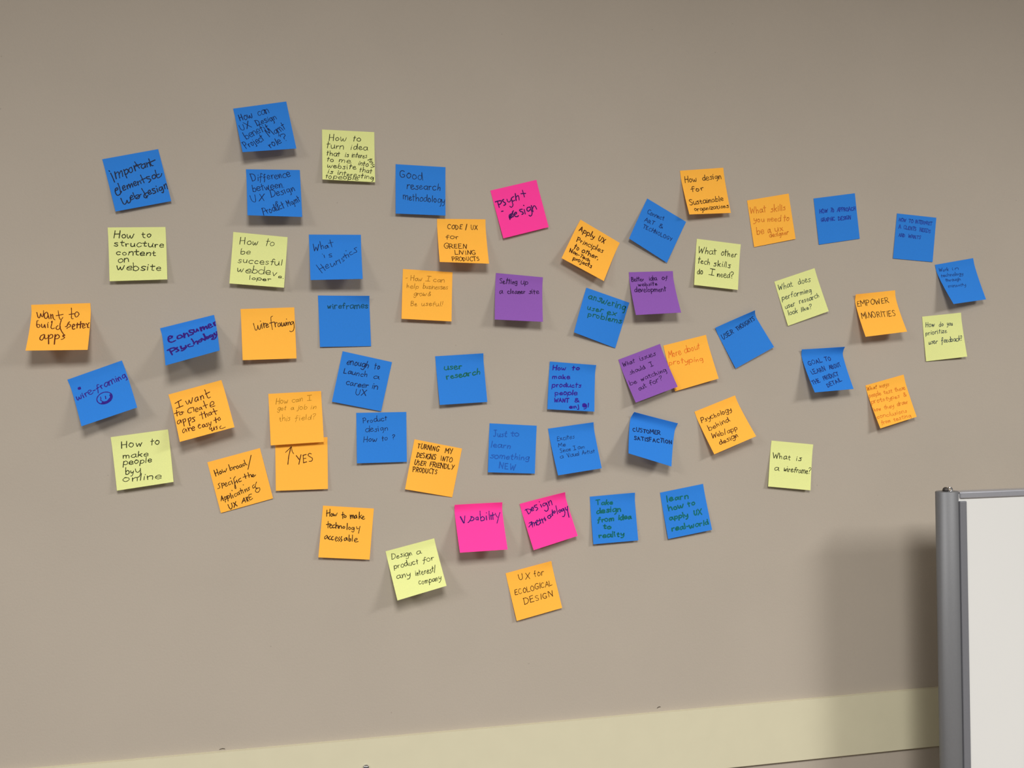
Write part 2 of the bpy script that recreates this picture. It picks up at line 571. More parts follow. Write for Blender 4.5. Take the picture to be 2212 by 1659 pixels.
PAPER_RGB = {'b': (48, 130, 220), 'o': (252, 188, 72), 'y': (226, 231, 156), 'p': (252, 66, 164), 'v': (144, 92, 180)}
PAPER_NAME = {'b': 'blue_paper', 'o': 'orange_paper', 'y': 'pale_yellow_paper', 'p': 'pink_paper', 'v': 'purple_paper'}
PAPER = {k: paper_mat(PAPER_NAME[k], lin(v)) for k, v in PAPER_RGB.items()}

def make_note(idx, col, corners, curl, ink, pen, slant, lines, extras, label):
    rng = random.Random(1000 + idx)
    sh = Sheet(corners, curl)
    root = bpy.data.objects.new('sticky_note', None)
    COL.objects.link(root)
    root.empty_display_size = .02
    origin = sh.at(.5, .05)
    root.location = origin
    root['label'] = label
    root['category'] = 'sticky note'
    root['group'] = 'sticky notes stuck on the wall'
    obj('paper_sheet', sheet_mesh(sh, origin), PAPER[col], root)
    strokes = []
    forms = {k: g for k, g in OTHER.items() if rng.random() < .5}
    for ln in lines:
        strokes += text_strokes(*ln, slant, rng, forms)
    arrow, discs = [], []
    for e in extras:
        if e[0] == 's':
            strokes.append(smooth([tuple(q) for q in e[1:]]))
        elif e[0] == 'arrow':
            arrow.append(smooth([tuple(q) for q in e[1:]]))
        elif e[0] == 'd':
            (u, v), r = e[1], e[2]
            discs.append((u, v, r))
        elif e[0] == 'ring':
            (u, v), ra, rb = e[1], e[2], e[3]
            strokes.append([(u + ra * math.cos(q * math.pi / 16), v + rb * math.sin(q * math.pi / 16)) for q in range(33)])
            for d in (.0, .018, .034):            # heavier lower right of the ring
                strokes.append([(u + (ra - d) * math.cos(q * math.pi / 20), v + (rb - d) * math.sin(q * math.pi / 20)) for q in range(-2, 15)])
    if arrow:
        obj('drawn_arrow', ink_mesh(sh, origin, arrow, pen, rng), ink_mat(ink), root)['label'] = 'dark arrow pointing up'
    obj('handwriting', ink_mesh(sh, origin, strokes, pen, rng, discs), ink_mat(ink), root)
    return root

# key: (colour, corners tl tr br bl in metres, top-edge curl mm, ink, pen, slant, lines, drawn marks, label)
NOTES = json.loads(r'''
[
["important","b",[[-0.29896,-0.0006,1.75468],[-0.22358,-0.0006,1.77237],[-0.20547,-0.006,1.69677],[-0.28053,-0.007,1.67949]],[0,0],[32,44,74],0.0185,0.1,[],[["s",[0.0812,0.2797],[0.0949,0.3575],[0.1089,0.4569]],["s",[0.0625,0.2285],[0.072,0.2448]],["s",[0.1538,0.268],[0.1519,0.4004]],["s",[0.1568,0.3119],[0.2052,0.2781],[0.2179,0.3095],[0.213,0.3981]],["s",[0.2211,0.3246],[0.268,0.2688],[0.2791,0.3071],[0.271,0.3806]],["s",[0.3179,0.257],[0.324,0.3448],[0.3352,0.4221]],["s",[0.3178,0.2858],[0.371,0.2602],[0.3911,0.3002],[0.3578,0.3442],[0.3217,0.3545]],["s",[0.4597,0.2386],[0.4193,0.2552],[0.4014,0.3023],[0.4264,0.339],[0.4636,0.3073],[0.4597,0.2386]],["s",[0.5081,0.2221],[0.5132,0.3199]],["s",[0.5047,0.2648],[0.55,0.2158],[0.5849,0.2227]],["s",[0.538,0.1528],[0.5677,0.2265],[0.594,0.2866]],["s",[0.5516,0.2378],[0.642,0.2093]],["s",[0.6937,0.2194],[0.6468,0.2348],[0.6305,0.275],[0.6572,0.3048],[0.6944,0.2731]],["s",[0.7056,0.2145],[0.7034,0.2922]],["s",[0.7347,0.2057],[0.736,0.2913]],["s",[0.7404,0.2387],[0.7745,0.2092],[0.7873,0.2406],[0.7923,0.2879]],["s",[0.7938,0.145],[0.8082,0.2664],[0.8408,0.2829]],["s",[0.7932,0.2157],[0.8974,0.1869]],["s",[0.0841,0.618],[0.1307,0.6027],[0.129,0.5706],[0.0913,0.5877],[0.0782,0.6429],[0.0965,0.7072],[0.1454,0.6995],[0.1868,0.65]],["s",[0.1589,0.4899],[0.1685,0.5741],[0.1667,0.6778]],["s",[0.2198,0.6016],[0.2627,0.5855],[0.2545,0.5521],[0.2216,0.5774],[0.2271,0.6392],[0.2738,0.6239]],["s",[0.2995,0.561],[0.3057,0.6259]],["s",[0.2987,0.5927],[0.344,0.5438],[0.3505,0.6131]],["s",[0.3519,0.596],[0.3924,0.5389],[0.3988,0.6082]],["s",[0.4245,0.5626],[0.4674,0.5465],[0.4592,0.5131],[0.4262,0.5384],[0.4398,0.5946],[0.4802,0.578]],["s",[0.4979,0.5207],[0.5024,0.5925]],["s",[0.5052,0.5468],[0.5456,0.5186],[0.5554,0.5741]],["s",[0.5812,0.4142],[0.5973,0.4999],[0.6103,0.5704]],["s",[0.5676,0.5114],[0.6571,0.4871]],["s",[0.7283,0.4721],[0.6782,0.4724],[0.6781,0.5013],[0.7216,0.5172],[0.7374,0.542],[0.6933,0.5796]],["s",[0.8205,0.4541],[0.78,0.4708],[0.775,0.5204],[0.8147,0.5239],[0.8408,0.4827],[0.8205,0.4541]],["s",[0.8544,0.3739],[0.856,0.464],[0.8642,0.5265],[0.9281,0.5028],[0.9548,0.4588]],["s",[0.8447,0.4719],[0.9072,0.4596]],["s",[0.1447,0.776],[0.168,0.8876],[0.2083,0.8884],[0.2413,0.8343]],["s",[0.2413,0.8343],[0.2549,0.8905],[0.2985,0.8601],[0.3049,0.7934]],["s",[0.3059,0.8066],[0.3488,0.7906],[0.347,0.7584],[0.3156,0.7768],[0.3147,0.8373],[0.368,0.8233]],["s",[0.3752,0.7134],[0.3848,0.7978],[0.4012,0.8256]],["s",[0.3929,0.7921],[0.4388,0.7694],[0.4778,0.7873],[0.4527,0.8359],[0.404,0.8305],[0.5091,0.7689]],["s",[0.6189,0.7618],[0.572,0.7771],[0.5476,0.8229],[0.5743,0.8528],[0.6197,0.8155]],["s",[0.5415,0.6668],[0.5737,0.7702],[0.5963,0.8572]],["s",[0.6366,0.7783],[0.6813,0.7553],[0.673,0.7218],[0.64,0.7471],[0.6472,0.8022],[0.7022,0.7812]],["s",[0.7662,0.7113],[0.7225,0.7128],[0.7289,0.7431],[0.7596,0.7564],[0.7672,0.7869],[0.719,0.8019]],["s",[0.8024,0.7185],[0.8086,0.7835]],["s",[0.8003,0.6703],[0.8025,0.678]],["s",[0.8827,0.7054],[0.8503,0.7164],[0.8398,0.7607],[0.8728,0.7644],[0.8982,0.7259]],["s",[0.9012,0.7019],[0.91,0.779],[0.8946,0.8151],[0.8733,0.808]],["s",[0.9418,0.6736],[0.9447,0.7525]],["s",[0.941,0.7054],[0.9791,0.6593],[0.988,0.7074],[0.988,0.7631]]],"blue sticky note reading important elements of web design, near the left end"],
["howcan","b",[[-0.11917,-0.0006,1.83618],[-0.04342,-0.0006,1.85071],[-0.02911,-0.018,1.7769],[-0.10447,-0.0275,1.766]],[0,0],[18,38,88],0.0129,0.05,[["How",0.0684,0.2798,0.3237,0.2337,0.1538],["can",0.4264,0.2151,0.645,0.1757,0.1538],["UX",0.0493,0.4999,0.2638,0.4491,0.1392],["Design",0.3585,0.4267,0.7608,0.3314,0.1392],["benefit",0.1151,0.7081,0.5804,0.5308,0.1611],["Project",0.0802,0.9336,0.4512,0.7598,0.1538],["Mgmt",0.5545,0.7114,0.8885,0.555,0.1538],["role",0.5185,0.9483,0.7506,0.8544,0.1465],["?",0.7988,0.8349,0.899,0.7944,0.1465]],[],"blue sticky note, highest on the wall, reading How can UX Design benefit project mgmt role"],
["turnidea","y",[[0.00809,-0.0006,1.81147],[0.08534,-0.0006,1.81108],[0.08542,-0.007,1.73379],[0.00778,-0.009,1.7349]],[0,0],[38,42,14],0.0119,0.12,[["How",0.1213,0.2142,0.4503,0.2045,0.1288],["to",0.5756,0.2008,0.7411,0.1959,0.1288],["turn",0.0767,0.3674,0.4052,0.3687,0.1288],["idea",0.5375,0.3692,0.8676,0.3704,0.1288],["that",0.0756,0.5144,0.3352,0.5185,0.1085],["is",0.4279,0.5199,0.5029,0.5211,0.1085],["interes",0.5571,0.5219,0.8508,0.5265,0.1085],["ting",0.8576,0.5517,0.9624,0.696,0.0841],["to",0.0746,0.6326,0.2112,0.6362,0.1085],["me",0.2974,0.6385,0.534,0.6448,0.1085],["into",0.677,0.6669,0.8695,0.7011,0.1085],["website",0.088,0.7522,0.6327,0.7668,0.1085],["that",0.6964,0.8082,0.9387,0.8319,0.1017],["is",0.0942,0.8719,0.1964,0.8811,0.0949],["interesting",0.2805,0.8886,0.9653,0.9498,0.0949],["to",0.0576,0.9713,0.1665,0.9718,0.0949],["people",0.2009,0.9719,0.6727,0.9739,0.0949]],[],"pale yellow note crowded with seven lines beginning How to turn idea"],
["difference","b",[[-0.10199,-0.0006,1.7478],[-0.02491,-0.0006,1.74958],[-0.02184,-0.021,1.67607],[-0.09871,-0.026,1.67545]],[0,0],[18,38,88],0.0128,0.05,[["Difference",0.1063,0.2499,0.8151,0.1454,0.1533],["between",0.1065,0.4799,0.6614,0.3686,0.1533],["UX",0.0786,0.7091,0.3249,0.6614,0.1606],["Design",0.4385,0.5933,0.8921,0.444,0.1533],["&",0.5011,0.7772,0.5633,0.7753,0.1095],["Product",0.2933,0.985,0.6921,0.8194,0.146],["Mgmt",0.7345,0.786,0.988,0.666,0.146]],[],"blue sticky note reading Difference between UX Design and Product Mgmt"],
["structure","y",[[-0.29258,-0.0006,1.65755],[-0.21466,-0.0006,1.66011],[-0.21142,-0.0095,1.58348],[-0.28908,-0.0085,1.58005]],[0,0],[38,42,14],0.015,0.1,[["How",0.0955,0.2006,0.4322,0.1978,0.1278],["to",0.5741,0.1967,0.745,0.1953,0.1278],["structure",0.0908,0.3482,0.9578,0.385,0.1214],["content",0.1176,0.5105,0.8127,0.5471,0.115],["on",0.1512,0.659,0.3381,0.6497,0.1214],["website",0.1278,0.7921,0.8961,0.8359,0.1405]],[],"pale yellow sticky note reading How to structure content on website"],
["successful","y",[[-0.12076,-0.0006,1.65524],[-0.04359,-0.0006,1.64923],[-0.04922,-0.0105,1.57324],[-0.12611,-0.0105,1.57864]],[0,0],[38,42,14],0.0117,0.15,[["How",0.1263,0.2268,0.4674,0.2126,0.1327],["to",0.5962,0.2072,0.7631,0.2003,0.1327],["be",0.1496,0.423,0.34,0.4017,0.1128],["succesful",0.113,0.5806,0.9287,0.5717,0.126],["webdev",0.1122,0.7638,0.8447,0.78,0.1393],["e.",0.8681,0.8151,0.9808,0.8202,0.0796],["loper",0.347,0.8972,0.7407,0.8928,0.0796]],[],"pale yellow sticky note reading How to be succesful webdeveloper"],
["heuristics","b",[[-0.01283,-0.0006,1.65385],[0.06356,-0.0006,1.65525],[0.06424,-0.0295,1.58532],[-0.01093,-0.028,1.58289]],[0,0],[18,38,88],0.0118,0.0,[],[["s",[0.0755,0.2016],[0.096,0.3584]],["s",[0.096,0.3584],[0.1271,0.2685]],["s",[0.1271,0.2685],[0.1542,0.3504]],["s",[0.1542,0.3504],[0.18,0.2084]],["s",[0.2049,0.1431],[0.232,0.3173]],["s",[0.2249,0.2721],[0.2549,0.2269],[0.2767,0.3008]],["s",[0.3436,0.2271],[0.304,0.2556],[0.3096,0.3009],[0.3418,0.2809],[0.345,0.2271],[0.3704,0.2843]],["s",[0.3992,0.1093],[0.4343,0.2677]],["s",[0.368,0.1834],[0.4609,0.1632]],["s",[0.2735,0.4448],[0.2856,0.5101]],["s",[0.2414,0.4228],[0.2482,0.4312]],["s",[0.4234,0.4208],[0.377,0.4322],[0.3761,0.4574],[0.419,0.4662],[0.4196,0.4914],[0.372,0.4943]],["s",[0.1172,0.668],[0.2289,0.8512]],["s",[0.2027,0.6527],[0.2892,0.7941]],["s",[0.1707,0.767],[0.2632,0.7153]],["s",[0.3002,0.7192],[0.35,0.6833],[0.3266,0.6545],[0.2966,0.6991],[0.3162,0.7529],[0.3704,0.7171]],["s",[0.3888,0.6386],[0.4107,0.7127],[0.4473,0.6932],[0.4653,0.6313],[0.4867,0.6804]],["s",[0.4915,0.5813],[0.5147,0.664]],["s",[0.5047,0.6184],[0.5236,0.5732],[0.5478,0.5853]],["s",[0.5578,0.5484],[0.5881,0.6398]],["s",[0.6597,0.5073],[0.6123,0.527],[0.6257,0.561],[0.6633,0.5699],[0.6285,0.6066]],["s",[0.6641,0.4227],[0.7089,0.523]],["s",[0.6399,0.4885],[0.7205,0.4434]],["s",[0.737,0.4317],[0.7538,0.498]],["s",[0.6989,0.35],[0.7059,0.3585]],["s",[0.8112,0.3727],[0.7704,0.4014],[0.7835,0.4474],[0.8388,0.4274]],["s",[0.9108,0.2794],[0.8623,0.3082],[0.8981,0.3425],[0.9054,0.3853],[0.8484,0.4053]]],"blue sticky note reading What is Heuristics, its bottom lifted off the wall"],
["wireframes","b",[[-0.00055,-0.0006,1.56331],[0.07491,-0.0076,1.56259],[0.07685,-0.0015,1.48753],[0.00158,-0.0035,1.48648]],[0,7],[16,78,104],0.0169,0.05,[["wireframes",0.1697,0.2589,0.9652,0.2343,0.1173]],[],"blue note with one short green line, wireframes, and a curled top right corner"],
["wireorange","o",[[-0.11168,-0.0006,1.54233],[-0.0351,-0.0006,1.54536],[-0.03244,-0.0095,1.46931],[-0.10855,-0.0135,1.46703]],[0,0],[58,18,4],0.0143,-0.05,[],[["s",[0.2246,0.2858],[0.2573,0.4183],[0.2931,0.3974],[0.3028,0.3283]],["s",[0.3028,0.3283],[0.3208,0.4057],[0.3493,0.3919],[0.3591,0.3199]],["s",[0.374,0.2982],[0.3843,0.3931]],["s",[0.355,0.2459],[0.359,0.2534]],["s",[0.4096,0.2847],[0.4212,0.3796]],["s",[0.4147,0.3321],[0.4372,0.293],[0.4606,0.3041]],["s",[0.4534,0.3438],[0.4947,0.3274],[0.4789,0.3018],[0.4566,0.3335],[0.4689,0.3768],[0.5075,0.3574]],["s",[0.5856,0.1576],[0.5538,0.1816],[0.5566,0.2852],[0.5722,0.4216]],["s",[0.5254,0.2945],[0.609,0.2722]],["s",[0.62,0.277],[0.6302,0.3719]],["s",[0.6251,0.3245],[0.6477,0.2854],[0.671,0.2965]],["s",[0.7131,0.295],[0.6813,0.319],[0.6864,0.3664],[0.715,0.3526],[0.7254,0.3028],[0.7342,0.3607]],["s",[0.7456,0.2887],[0.7566,0.3614],[0.7855,0.3403],[0.7944,0.2933],[0.8059,0.3557],[0.8277,0.3343],[0.8312,0.2842]],["s",[0.8435,0.292],[0.8509,0.3499]],["s",[0.8422,0.221],[0.8462,0.2271]],["s",[0.8648,0.2854],[0.8778,0.3434]],["s",[0.8735,0.3108],[0.9001,0.2792],[0.9131,0.3372]],["s",[0.9521,0.2735],[0.9203,0.2976],[0.9256,0.3376],[0.9545,0.3165],[0.9703,0.2742],[0.9816,0.3735],[0.963,0.4496],[0.9199,0.4747],[0.894,0.4591]]],"orange sticky note with the single word wireframing in dark brown"],
["wantbuild","o",[[-0.39377,-0.0006,1.54659],[-0.31659,-0.0006,1.54959],[-0.31247,-0.036,1.48165],[-0.39017,-0.04,1.48068]],[0,0],[96,40,14],0.0171,0.03,[],[["s",[0.0853,0.1544],[0.1147,0.2689],[0.1413,0.2815],[0.153,0.1941]],["s",[0.153,0.1941],[0.1776,0.2575],[0.1961,0.2497],[0.2004,0.1329]],["s",[0.2551,0.1604],[0.2179,0.2048],[0.2244,0.2842],[0.2576,0.302],[0.2794,0.2407],[0.2667,0.1778]],["s",[0.2768,0.2237],[0.304,0.3119]],["s",[0.3205,0.2134],[0.3345,0.3128]],["s",[0.3303,0.2592],[0.3523,0.2145],[0.3668,0.3055]],["s",[0.3596,0.2265],[0.3731,0.3057],[0.4021,0.3399]],["s",[0.446,0.1418],[0.4622,0.2468],[0.4795,0.3141],[0.506,0.3349],[0.5306,0.2908]],["s",[0.4156,0.2486],[0.5324,0.224]],["s",[0.6726,0.0908],[0.674,0.2205],[0.6796,0.3155],[0.7073,0.3214]],["s",[0.6345,0.2308],[0.7261,0.2139]],["s",[0.7553,0.1781],[0.7303,0.2224],[0.7462,0.2845],[0.7769,0.2773],[0.8014,0.2249],[0.7716,0.1787],[0.7553,0.1781]],["s",[0.1243,0.3496],[0.1037,0.3607],[0.1133,0.4688],[0.1416,0.5025],[0.1666,0.4703],[0.1419,0.4333],[0.1025,0.447]],["s",[0.1856,0.4263],[0.1974,0.4909],[0.2233,0.4998],[0.2372,0.4393]],["s",[0.2372,0.4393],[0.2568,0.5089]],["s",[0.2862,0.4209],[0.2995,0.5101]],["s",[0.2929,0.3946],[0.2958,0.3997]],["s",[0.344,0.3879],[0.3587,0.3651],[0.3558,0.4262],[0.3491,0.5032],[0.3766,0.5366],[0.4089,0.5179]],["s",[0.4614,0.4671],[0.4365,0.5024],[0.4459,0.5466],[0.4832,0.5476],[0.507,0.4961]],["s",[0.5072,0.3532],[0.4949,0.4467],[0.5067,0.5287],[0.5432,0.6106],[0.5938,0.6872]],["s",[0.6492,0.3905],[0.6298,0.4178],[0.6153,0.4828],[0.5887,0.4935]],["s",[0.6142,0.4665],[0.6311,0.4392],[0.6653,0.4516],[0.6667,0.4957],[0.6356,0.5111],[0.6161,0.5349]],["s",[0.7067,0.5049],[0.7409,0.4782],[0.7241,0.4419],[0.7019,0.4853],[0.7182,0.5538],[0.7507,0.5433]],["s",[0.7845,0.4191],[0.7844,0.5313]],["s",[0.7656,0.4578],[0.813,0.4477]],["s",[0.8383,0.388],[0.8395,0.5328]],["s",[0.8026,0.4588],[0.8798,0.4334]],["s",[0.8779,0.4934],[0.9124,0.4749],[0.896,0.4387],[0.8736,0.482],[0.8884,0.5341],[0.9265,0.5158]],["s",[0.9301,0.4348],[0.9589,0.4763],[0.9607,0.5167],[0.9817,0.5253]],["s",[0.9589,0.4763],[0.9749,0.4248],[0.988,0.4211]],["s",[0.2514,0.6567],[0.2074,0.6831],[0.1942,0.7471],[0.2284,0.7829],[0.2552,0.7324],[0.2633,0.6651]],["s",[0.2623,0.6683],[0.2816,0.7521],[0.3198,0.7338]],["s",[0.3244,0.6665],[0.3523,0.8646]],["s",[0.3347,0.7181],[0.3611,0.6593],[0.3961,0.6794],[0.3925,0.7306],[0.3554,0.7457]],["s",[0.4356,0.6611],[0.445,0.8742]],["s",[0.4399,0.7204],[0.4727,0.662],[0.5091,0.706],[0.4924,0.7487],[0.4486,0.7557]],["s",[0.5604,0.6832],[0.5994,0.6793],[0.562,0.7072],[0.5962,0.7239],[0.5776,0.7584],[0.5454,0.7704]]],"orange sticky note reading Want to build better apps, leftmost on the wall"],
["wireblue","b",[[-0.3476,-0.0006,1.44125],[-0.27535,-0.0006,1.46795],[-0.25093,-0.0245,1.40094],[-0.32248,-0.031,1.37616]],[0,0],[52,28,140],0.0162,0.05,[["wire-framing",0.0424,0.483,0.9777,0.3402,0.1452]],[["d",[0.139,0.2459],0.0307],["ring",[0.5054,0.6054],0.137,0.1153],["s",[0.4434,0.5562],[0.4416,0.6038]],["s",[0.5274,0.5742],[0.5224,0.6284]],["s",[0.4279,0.6143],[0.4675,0.6704],[0.5329,0.6807],[0.5832,0.645]]],"blue sticky note reading wire-framing above a purple smiling face"],
["consumer","b",[[-0.22332,-0.0006,1.51399],[-0.14901,-0.0006,1.53365],[-0.13645,-0.0515,1.47957],[-0.20884,-0.05,1.45895]],[0,0],[56,26,128],0.0325,0.1,[],[["s",[0.1821,0.2854],[0.1346,0.2567],[0.1028,0.3058],[0.1079,0.3936],[0.1581,0.4339],[0.2239,0.4147]],["s",[0.1249,0.3288],[0.1726,0.3125],[0.1598,0.2767]],["s",[0.3105,0.3002],[0.2715,0.3201],[0.2722,0.3822],[0.32,0.3844],[0.3592,0.3646],[0.3344,0.3094],[0.3105,0.3002]],["s",[0.3925,0.2801],[0.3954,0.4035]],["s",[0.3995,0.3491],[0.4399,0.2921],[0.4636,0.3324],[0.4732,0.4027]],["s",[0.552,0.2475],[0.5007,0.2425],[0.509,0.2979],[0.5551,0.326],[0.5524,0.3667],[0.4988,0.371]],["s",[0.5773,0.2467],[0.5906,0.3229],[0.6266,0.3158],[0.64,0.2538]],["s",[0.64,0.2538],[0.6643,0.3198]],["s",[0.706,0.2326],[0.7175,0.3401]],["s",[0.715,0.2824],[0.7557,0.2346],[0.7711,0.3185]],["s",[0.7699,0.3032],[0.8122,0.2411],[0.8283,0.3191]],["s",[0.8569,0.2665],[0.9078,0.2496],[0.8879,0.206],[0.8565,0.2303],[0.8692,0.3135],[0.9323,0.2907]],["s",[0.9608,0.2014],[0.9814,0.2922]],["s",[0.964,0.2388],[0.988,0.1852],[0.988,0.1967]],["s",[0.0973,0.6156],[0.14,0.7732]],["s",[0.0632,0.6202],[0.1358,0.5945],[0.198,0.6092],[0.1981,0.6501],[0.1343,0.6794]],["s",[0.2453,0.6138],[0.2141,0.6259],[0.244,0.6685],[0.2621,0.7065],[0.2155,0.7224]],["s",[0.3048,0.6069],[0.3245,0.6845],[0.3702,0.6679]],["s",[0.3955,0.6224],[0.4007,0.6802],[0.3404,0.732],[0.3104,0.7301]],["s",[0.4795,0.6145],[0.441,0.6241],[0.4499,0.673],[0.5111,0.6871],[0.5354,0.6823]],["s",[0.5152,0.4834],[0.5439,0.5716],[0.5512,0.6512]],["s",[0.5523,0.6268],[0.5993,0.5788],[0.6161,0.6208],[0.621,0.6686]],["s",[0.6593,0.5711],[0.6395,0.5988],[0.6641,0.6335],[0.6976,0.6112],[0.6776,0.572]],["s",[0.7458,0.4372],[0.7669,0.5336],[0.7593,0.6188]],["s",[0.6944,0.5472],[0.759,0.6082]],["s",[0.7975,0.5413],[0.7843,0.5719],[0.8102,0.5967],[0.8304,0.5688],[0.8023,0.5369]],["s",[0.8718,0.5175],[0.8457,0.5327],[0.8627,0.5751],[0.9048,0.5451]],["s",[0.9047,0.5197],[0.9174,0.6027],[0.8822,0.6354]],["s",[0.941,0.4914],[0.9524,0.5466],[0.9857,0.534]],["s",[0.988,0.4667],[0.988,0.5437],[0.9414,0.648],[0.888,0.6482]]],"blue sticky note reading Consumer Psychology in thick purple, bottom lifted far off the wall"],
["iwant","o",[[-0.21291,-0.0006,1.41846],[-0.13965,-0.0006,1.43867],[-0.11966,-0.027,1.37064],[-0.19342,-0.032,1.35162]],[0,0],[72,22,6],0.015,0.05,[],[["s",[0.0675,0.2128],[0.1963,0.1751]],["s",[0.1345,0.185],[0.1328,0.3173]],["s",[0.0696,0.3219],[0.1997,0.3026]],["s",[0.264,0.2223],[0.2775,0.2897],[0.298,0.2929],[0.328,0.2213]],["s",[0.328,0.2213],[0.3403,0.2932],[0.3641,0.2812],[0.3997,0.1917]],["s",[0.4903,0.204],[0.4489,0.2186],[0.4296,0.2726],[0.4543,0.2884],[0.4877,0.247]],["s",[0.4943,0.2052],[0.4933,0.2844]],["s",[0.5439,0.2046],[0.5415,0.2833]],["s",[0.5429,0.24],[0.5803,0.1998],[0.5959,0.2242],[0.594,0.2755]],["s",[0.6566,0.1015],[0.6621,0.2125],[0.6736,0.2843],[0.7198,0.2794]],["s",[0.6425,0.1933],[0.7303,0.1738]],["s",[0.0654,0.3544],[0.0568,0.4272],[0.053,0.4773]],["s",[0.0138,0.4171],[0.1072,0.4027]],["s",[0.1393,0.4175],[0.1047,0.434],[0.1107,0.4711],[0.1585,0.4587],[0.1433,0.4187],[0.1849,0.4348]],["s",[0.3225,0.386],[0.2729,0.4059],[0.2541,0.4594],[0.2836,0.4846],[0.3166,0.4756]],["s",[0.329,0.3944],[0.3735,0.397],[0.3639,0.4774]],["s",[0.3978,0.4639],[0.4416,0.4503],[0.4316,0.4199],[0.3979,0.4447],[0.4003,0.4967],[0.4397,0.4897]],["s",[0.5033,0.4262],[0.4686,0.4427],[0.4677,0.4776],[0.5023,0.4611],[0.5072,0.4274],[0.5178,0.4852]],["s",[0.578,0.3206],[0.5872,0.4153],[0.5966,0.4776]],["s",[0.5477,0.4223],[0.6325,0.4134]],["s",[0.6671,0.4515],[0.747,0.4331],[0.7426,0.3802],[0.6891,0.3989],[0.6775,0.4788],[0.7578,0.4765]],["s",[0.0788,0.5665],[0.0361,0.5884],[0.0324,0.638],[0.0692,0.6302],[0.0972,0.5722],[0.0991,0.6346]],["s",[0.1344,0.5756],[0.1356,0.7169]],["s",[0.1347,0.5869],[0.1797,0.5737],[0.1771,0.6237],[0.1374,0.6385]],["s",[0.2296,0.589],[0.2354,0.7395]],["s",[0.2299,0.6002],[0.2765,0.5796],[0.2738,0.6296],[0.2325,0.6518]],["s",[0.3529,0.5952],[0.307,0.6001],[0.333,0.6398],[0.3342,0.6719],[0.2871,0.6764]],["s",[0.489,0.5258],[0.487,0.6079],[0.4871,0.6745]],["s",[0.4414,0.5811],[0.5341,0.5668]],["s",[0.5429,0.5345],[0.5459,0.661]],["s",[0.5473,0.6186],[0.5826,0.5866],[0.5914,0.6512]],["s",[0.6507,0.5758],[0.6162,0.5922],[0.6199,0.6362],[0.6544,0.6199],[0.6546,0.577],[0.6649,0.6343]],["s",[0.7132,0.5235],[0.7254,0.6021],[0.7363,0.6563]],["s",[0.6766,0.5902],[0.7739,0.5854]],["s",[0.1269,0.763],[0.0894,0.794],[0.0922,0.845],[0.1238,0.828],[0.1501,0.778],[0.1584,0.8416]],["s",[0.1903,0.7666],[0.1995,0.8384]],["s",[0.1988,0.8037],[0.2256,0.7774],[0.2454,0.7944]],["s",[0.2558,0.8164],[0.3057,0.8049],[0.2892,0.7732],[0.2542,0.8049],[0.2649,0.8505],[0.304,0.8436]],["s",[0.3797,0.7914],[0.4166,0.7759],[0.3968,0.7589],[0.3731,0.8019],[0.3918,0.8421],[0.4179,0.8312]],["s",[0.4774,0.7835],[0.4496,0.8017],[0.4552,0.8379],[0.4894,0.8217],[0.4878,0.7867],[0.5,0.8359]],["s",[0.5473,0.7813],[0.5212,0.7922],[0.5437,0.8148],[0.5382,0.8444],[0.5143,0.8403]],["s",[0.5697,0.7803],[0.5754,0.8276],[0.6097,0.8114]],["s",[0.6189,0.7718],[0.5904,0.8525],[0.5625,0.8831],[0.5679,0.9191],[0.5973,0.8937]],["s",[0.7104,0.7132],[0.7033,0.8196]],["s",[0.671,0.7626],[0.7549,0.7537]],["s",[0.7819,0.7273],[0.754,0.7456],[0.7575,0.7891],[0.7919,0.7729],[0.7793,0.7265]],["s",[0.5993,0.8912],[0.5934,0.958],[0.6249,0.9411],[0.6453,0.8896]],["s",[0.6433,0.8921],[0.6461,0.9507]],["s",[0.7016,0.8911],[0.6755,0.902],[0.6978,0.9244],[0.6813,0.9536]],["s",[0.774,0.9055],[0.7463,0.9235],[0.7579,0.9614],[0.8426,0.9529]]],"orange sticky note reading I want to create apps that are easy to use"],
["buyonline","y",[[-0.29118,-0.0006,1.35898],[-0.21388,-0.0006,1.36838],[-0.20543,-0.011,1.29354],[-0.2816,-0.01,1.28361]],[0,0],[38,42,14],0.0137,0.1,[["How",0.1401,0.2372,0.5243,0.2496,0.1399],["to",0.6569,0.2539,0.8293,0.2594,0.1399],["make",0.1518,0.4325,0.604,0.4458,0.1144],["people",0.1528,0.5456,0.6571,0.5752,0.1144],["by",0.1793,0.7269,0.3155,0.7418,0.1144],["y",0.3544,0.7481,0.4468,0.7488,0.1653],["online",0.1259,0.8603,0.7908,0.905,0.1208]],[],"pale yellow sticky note reading How to make people buy online"],
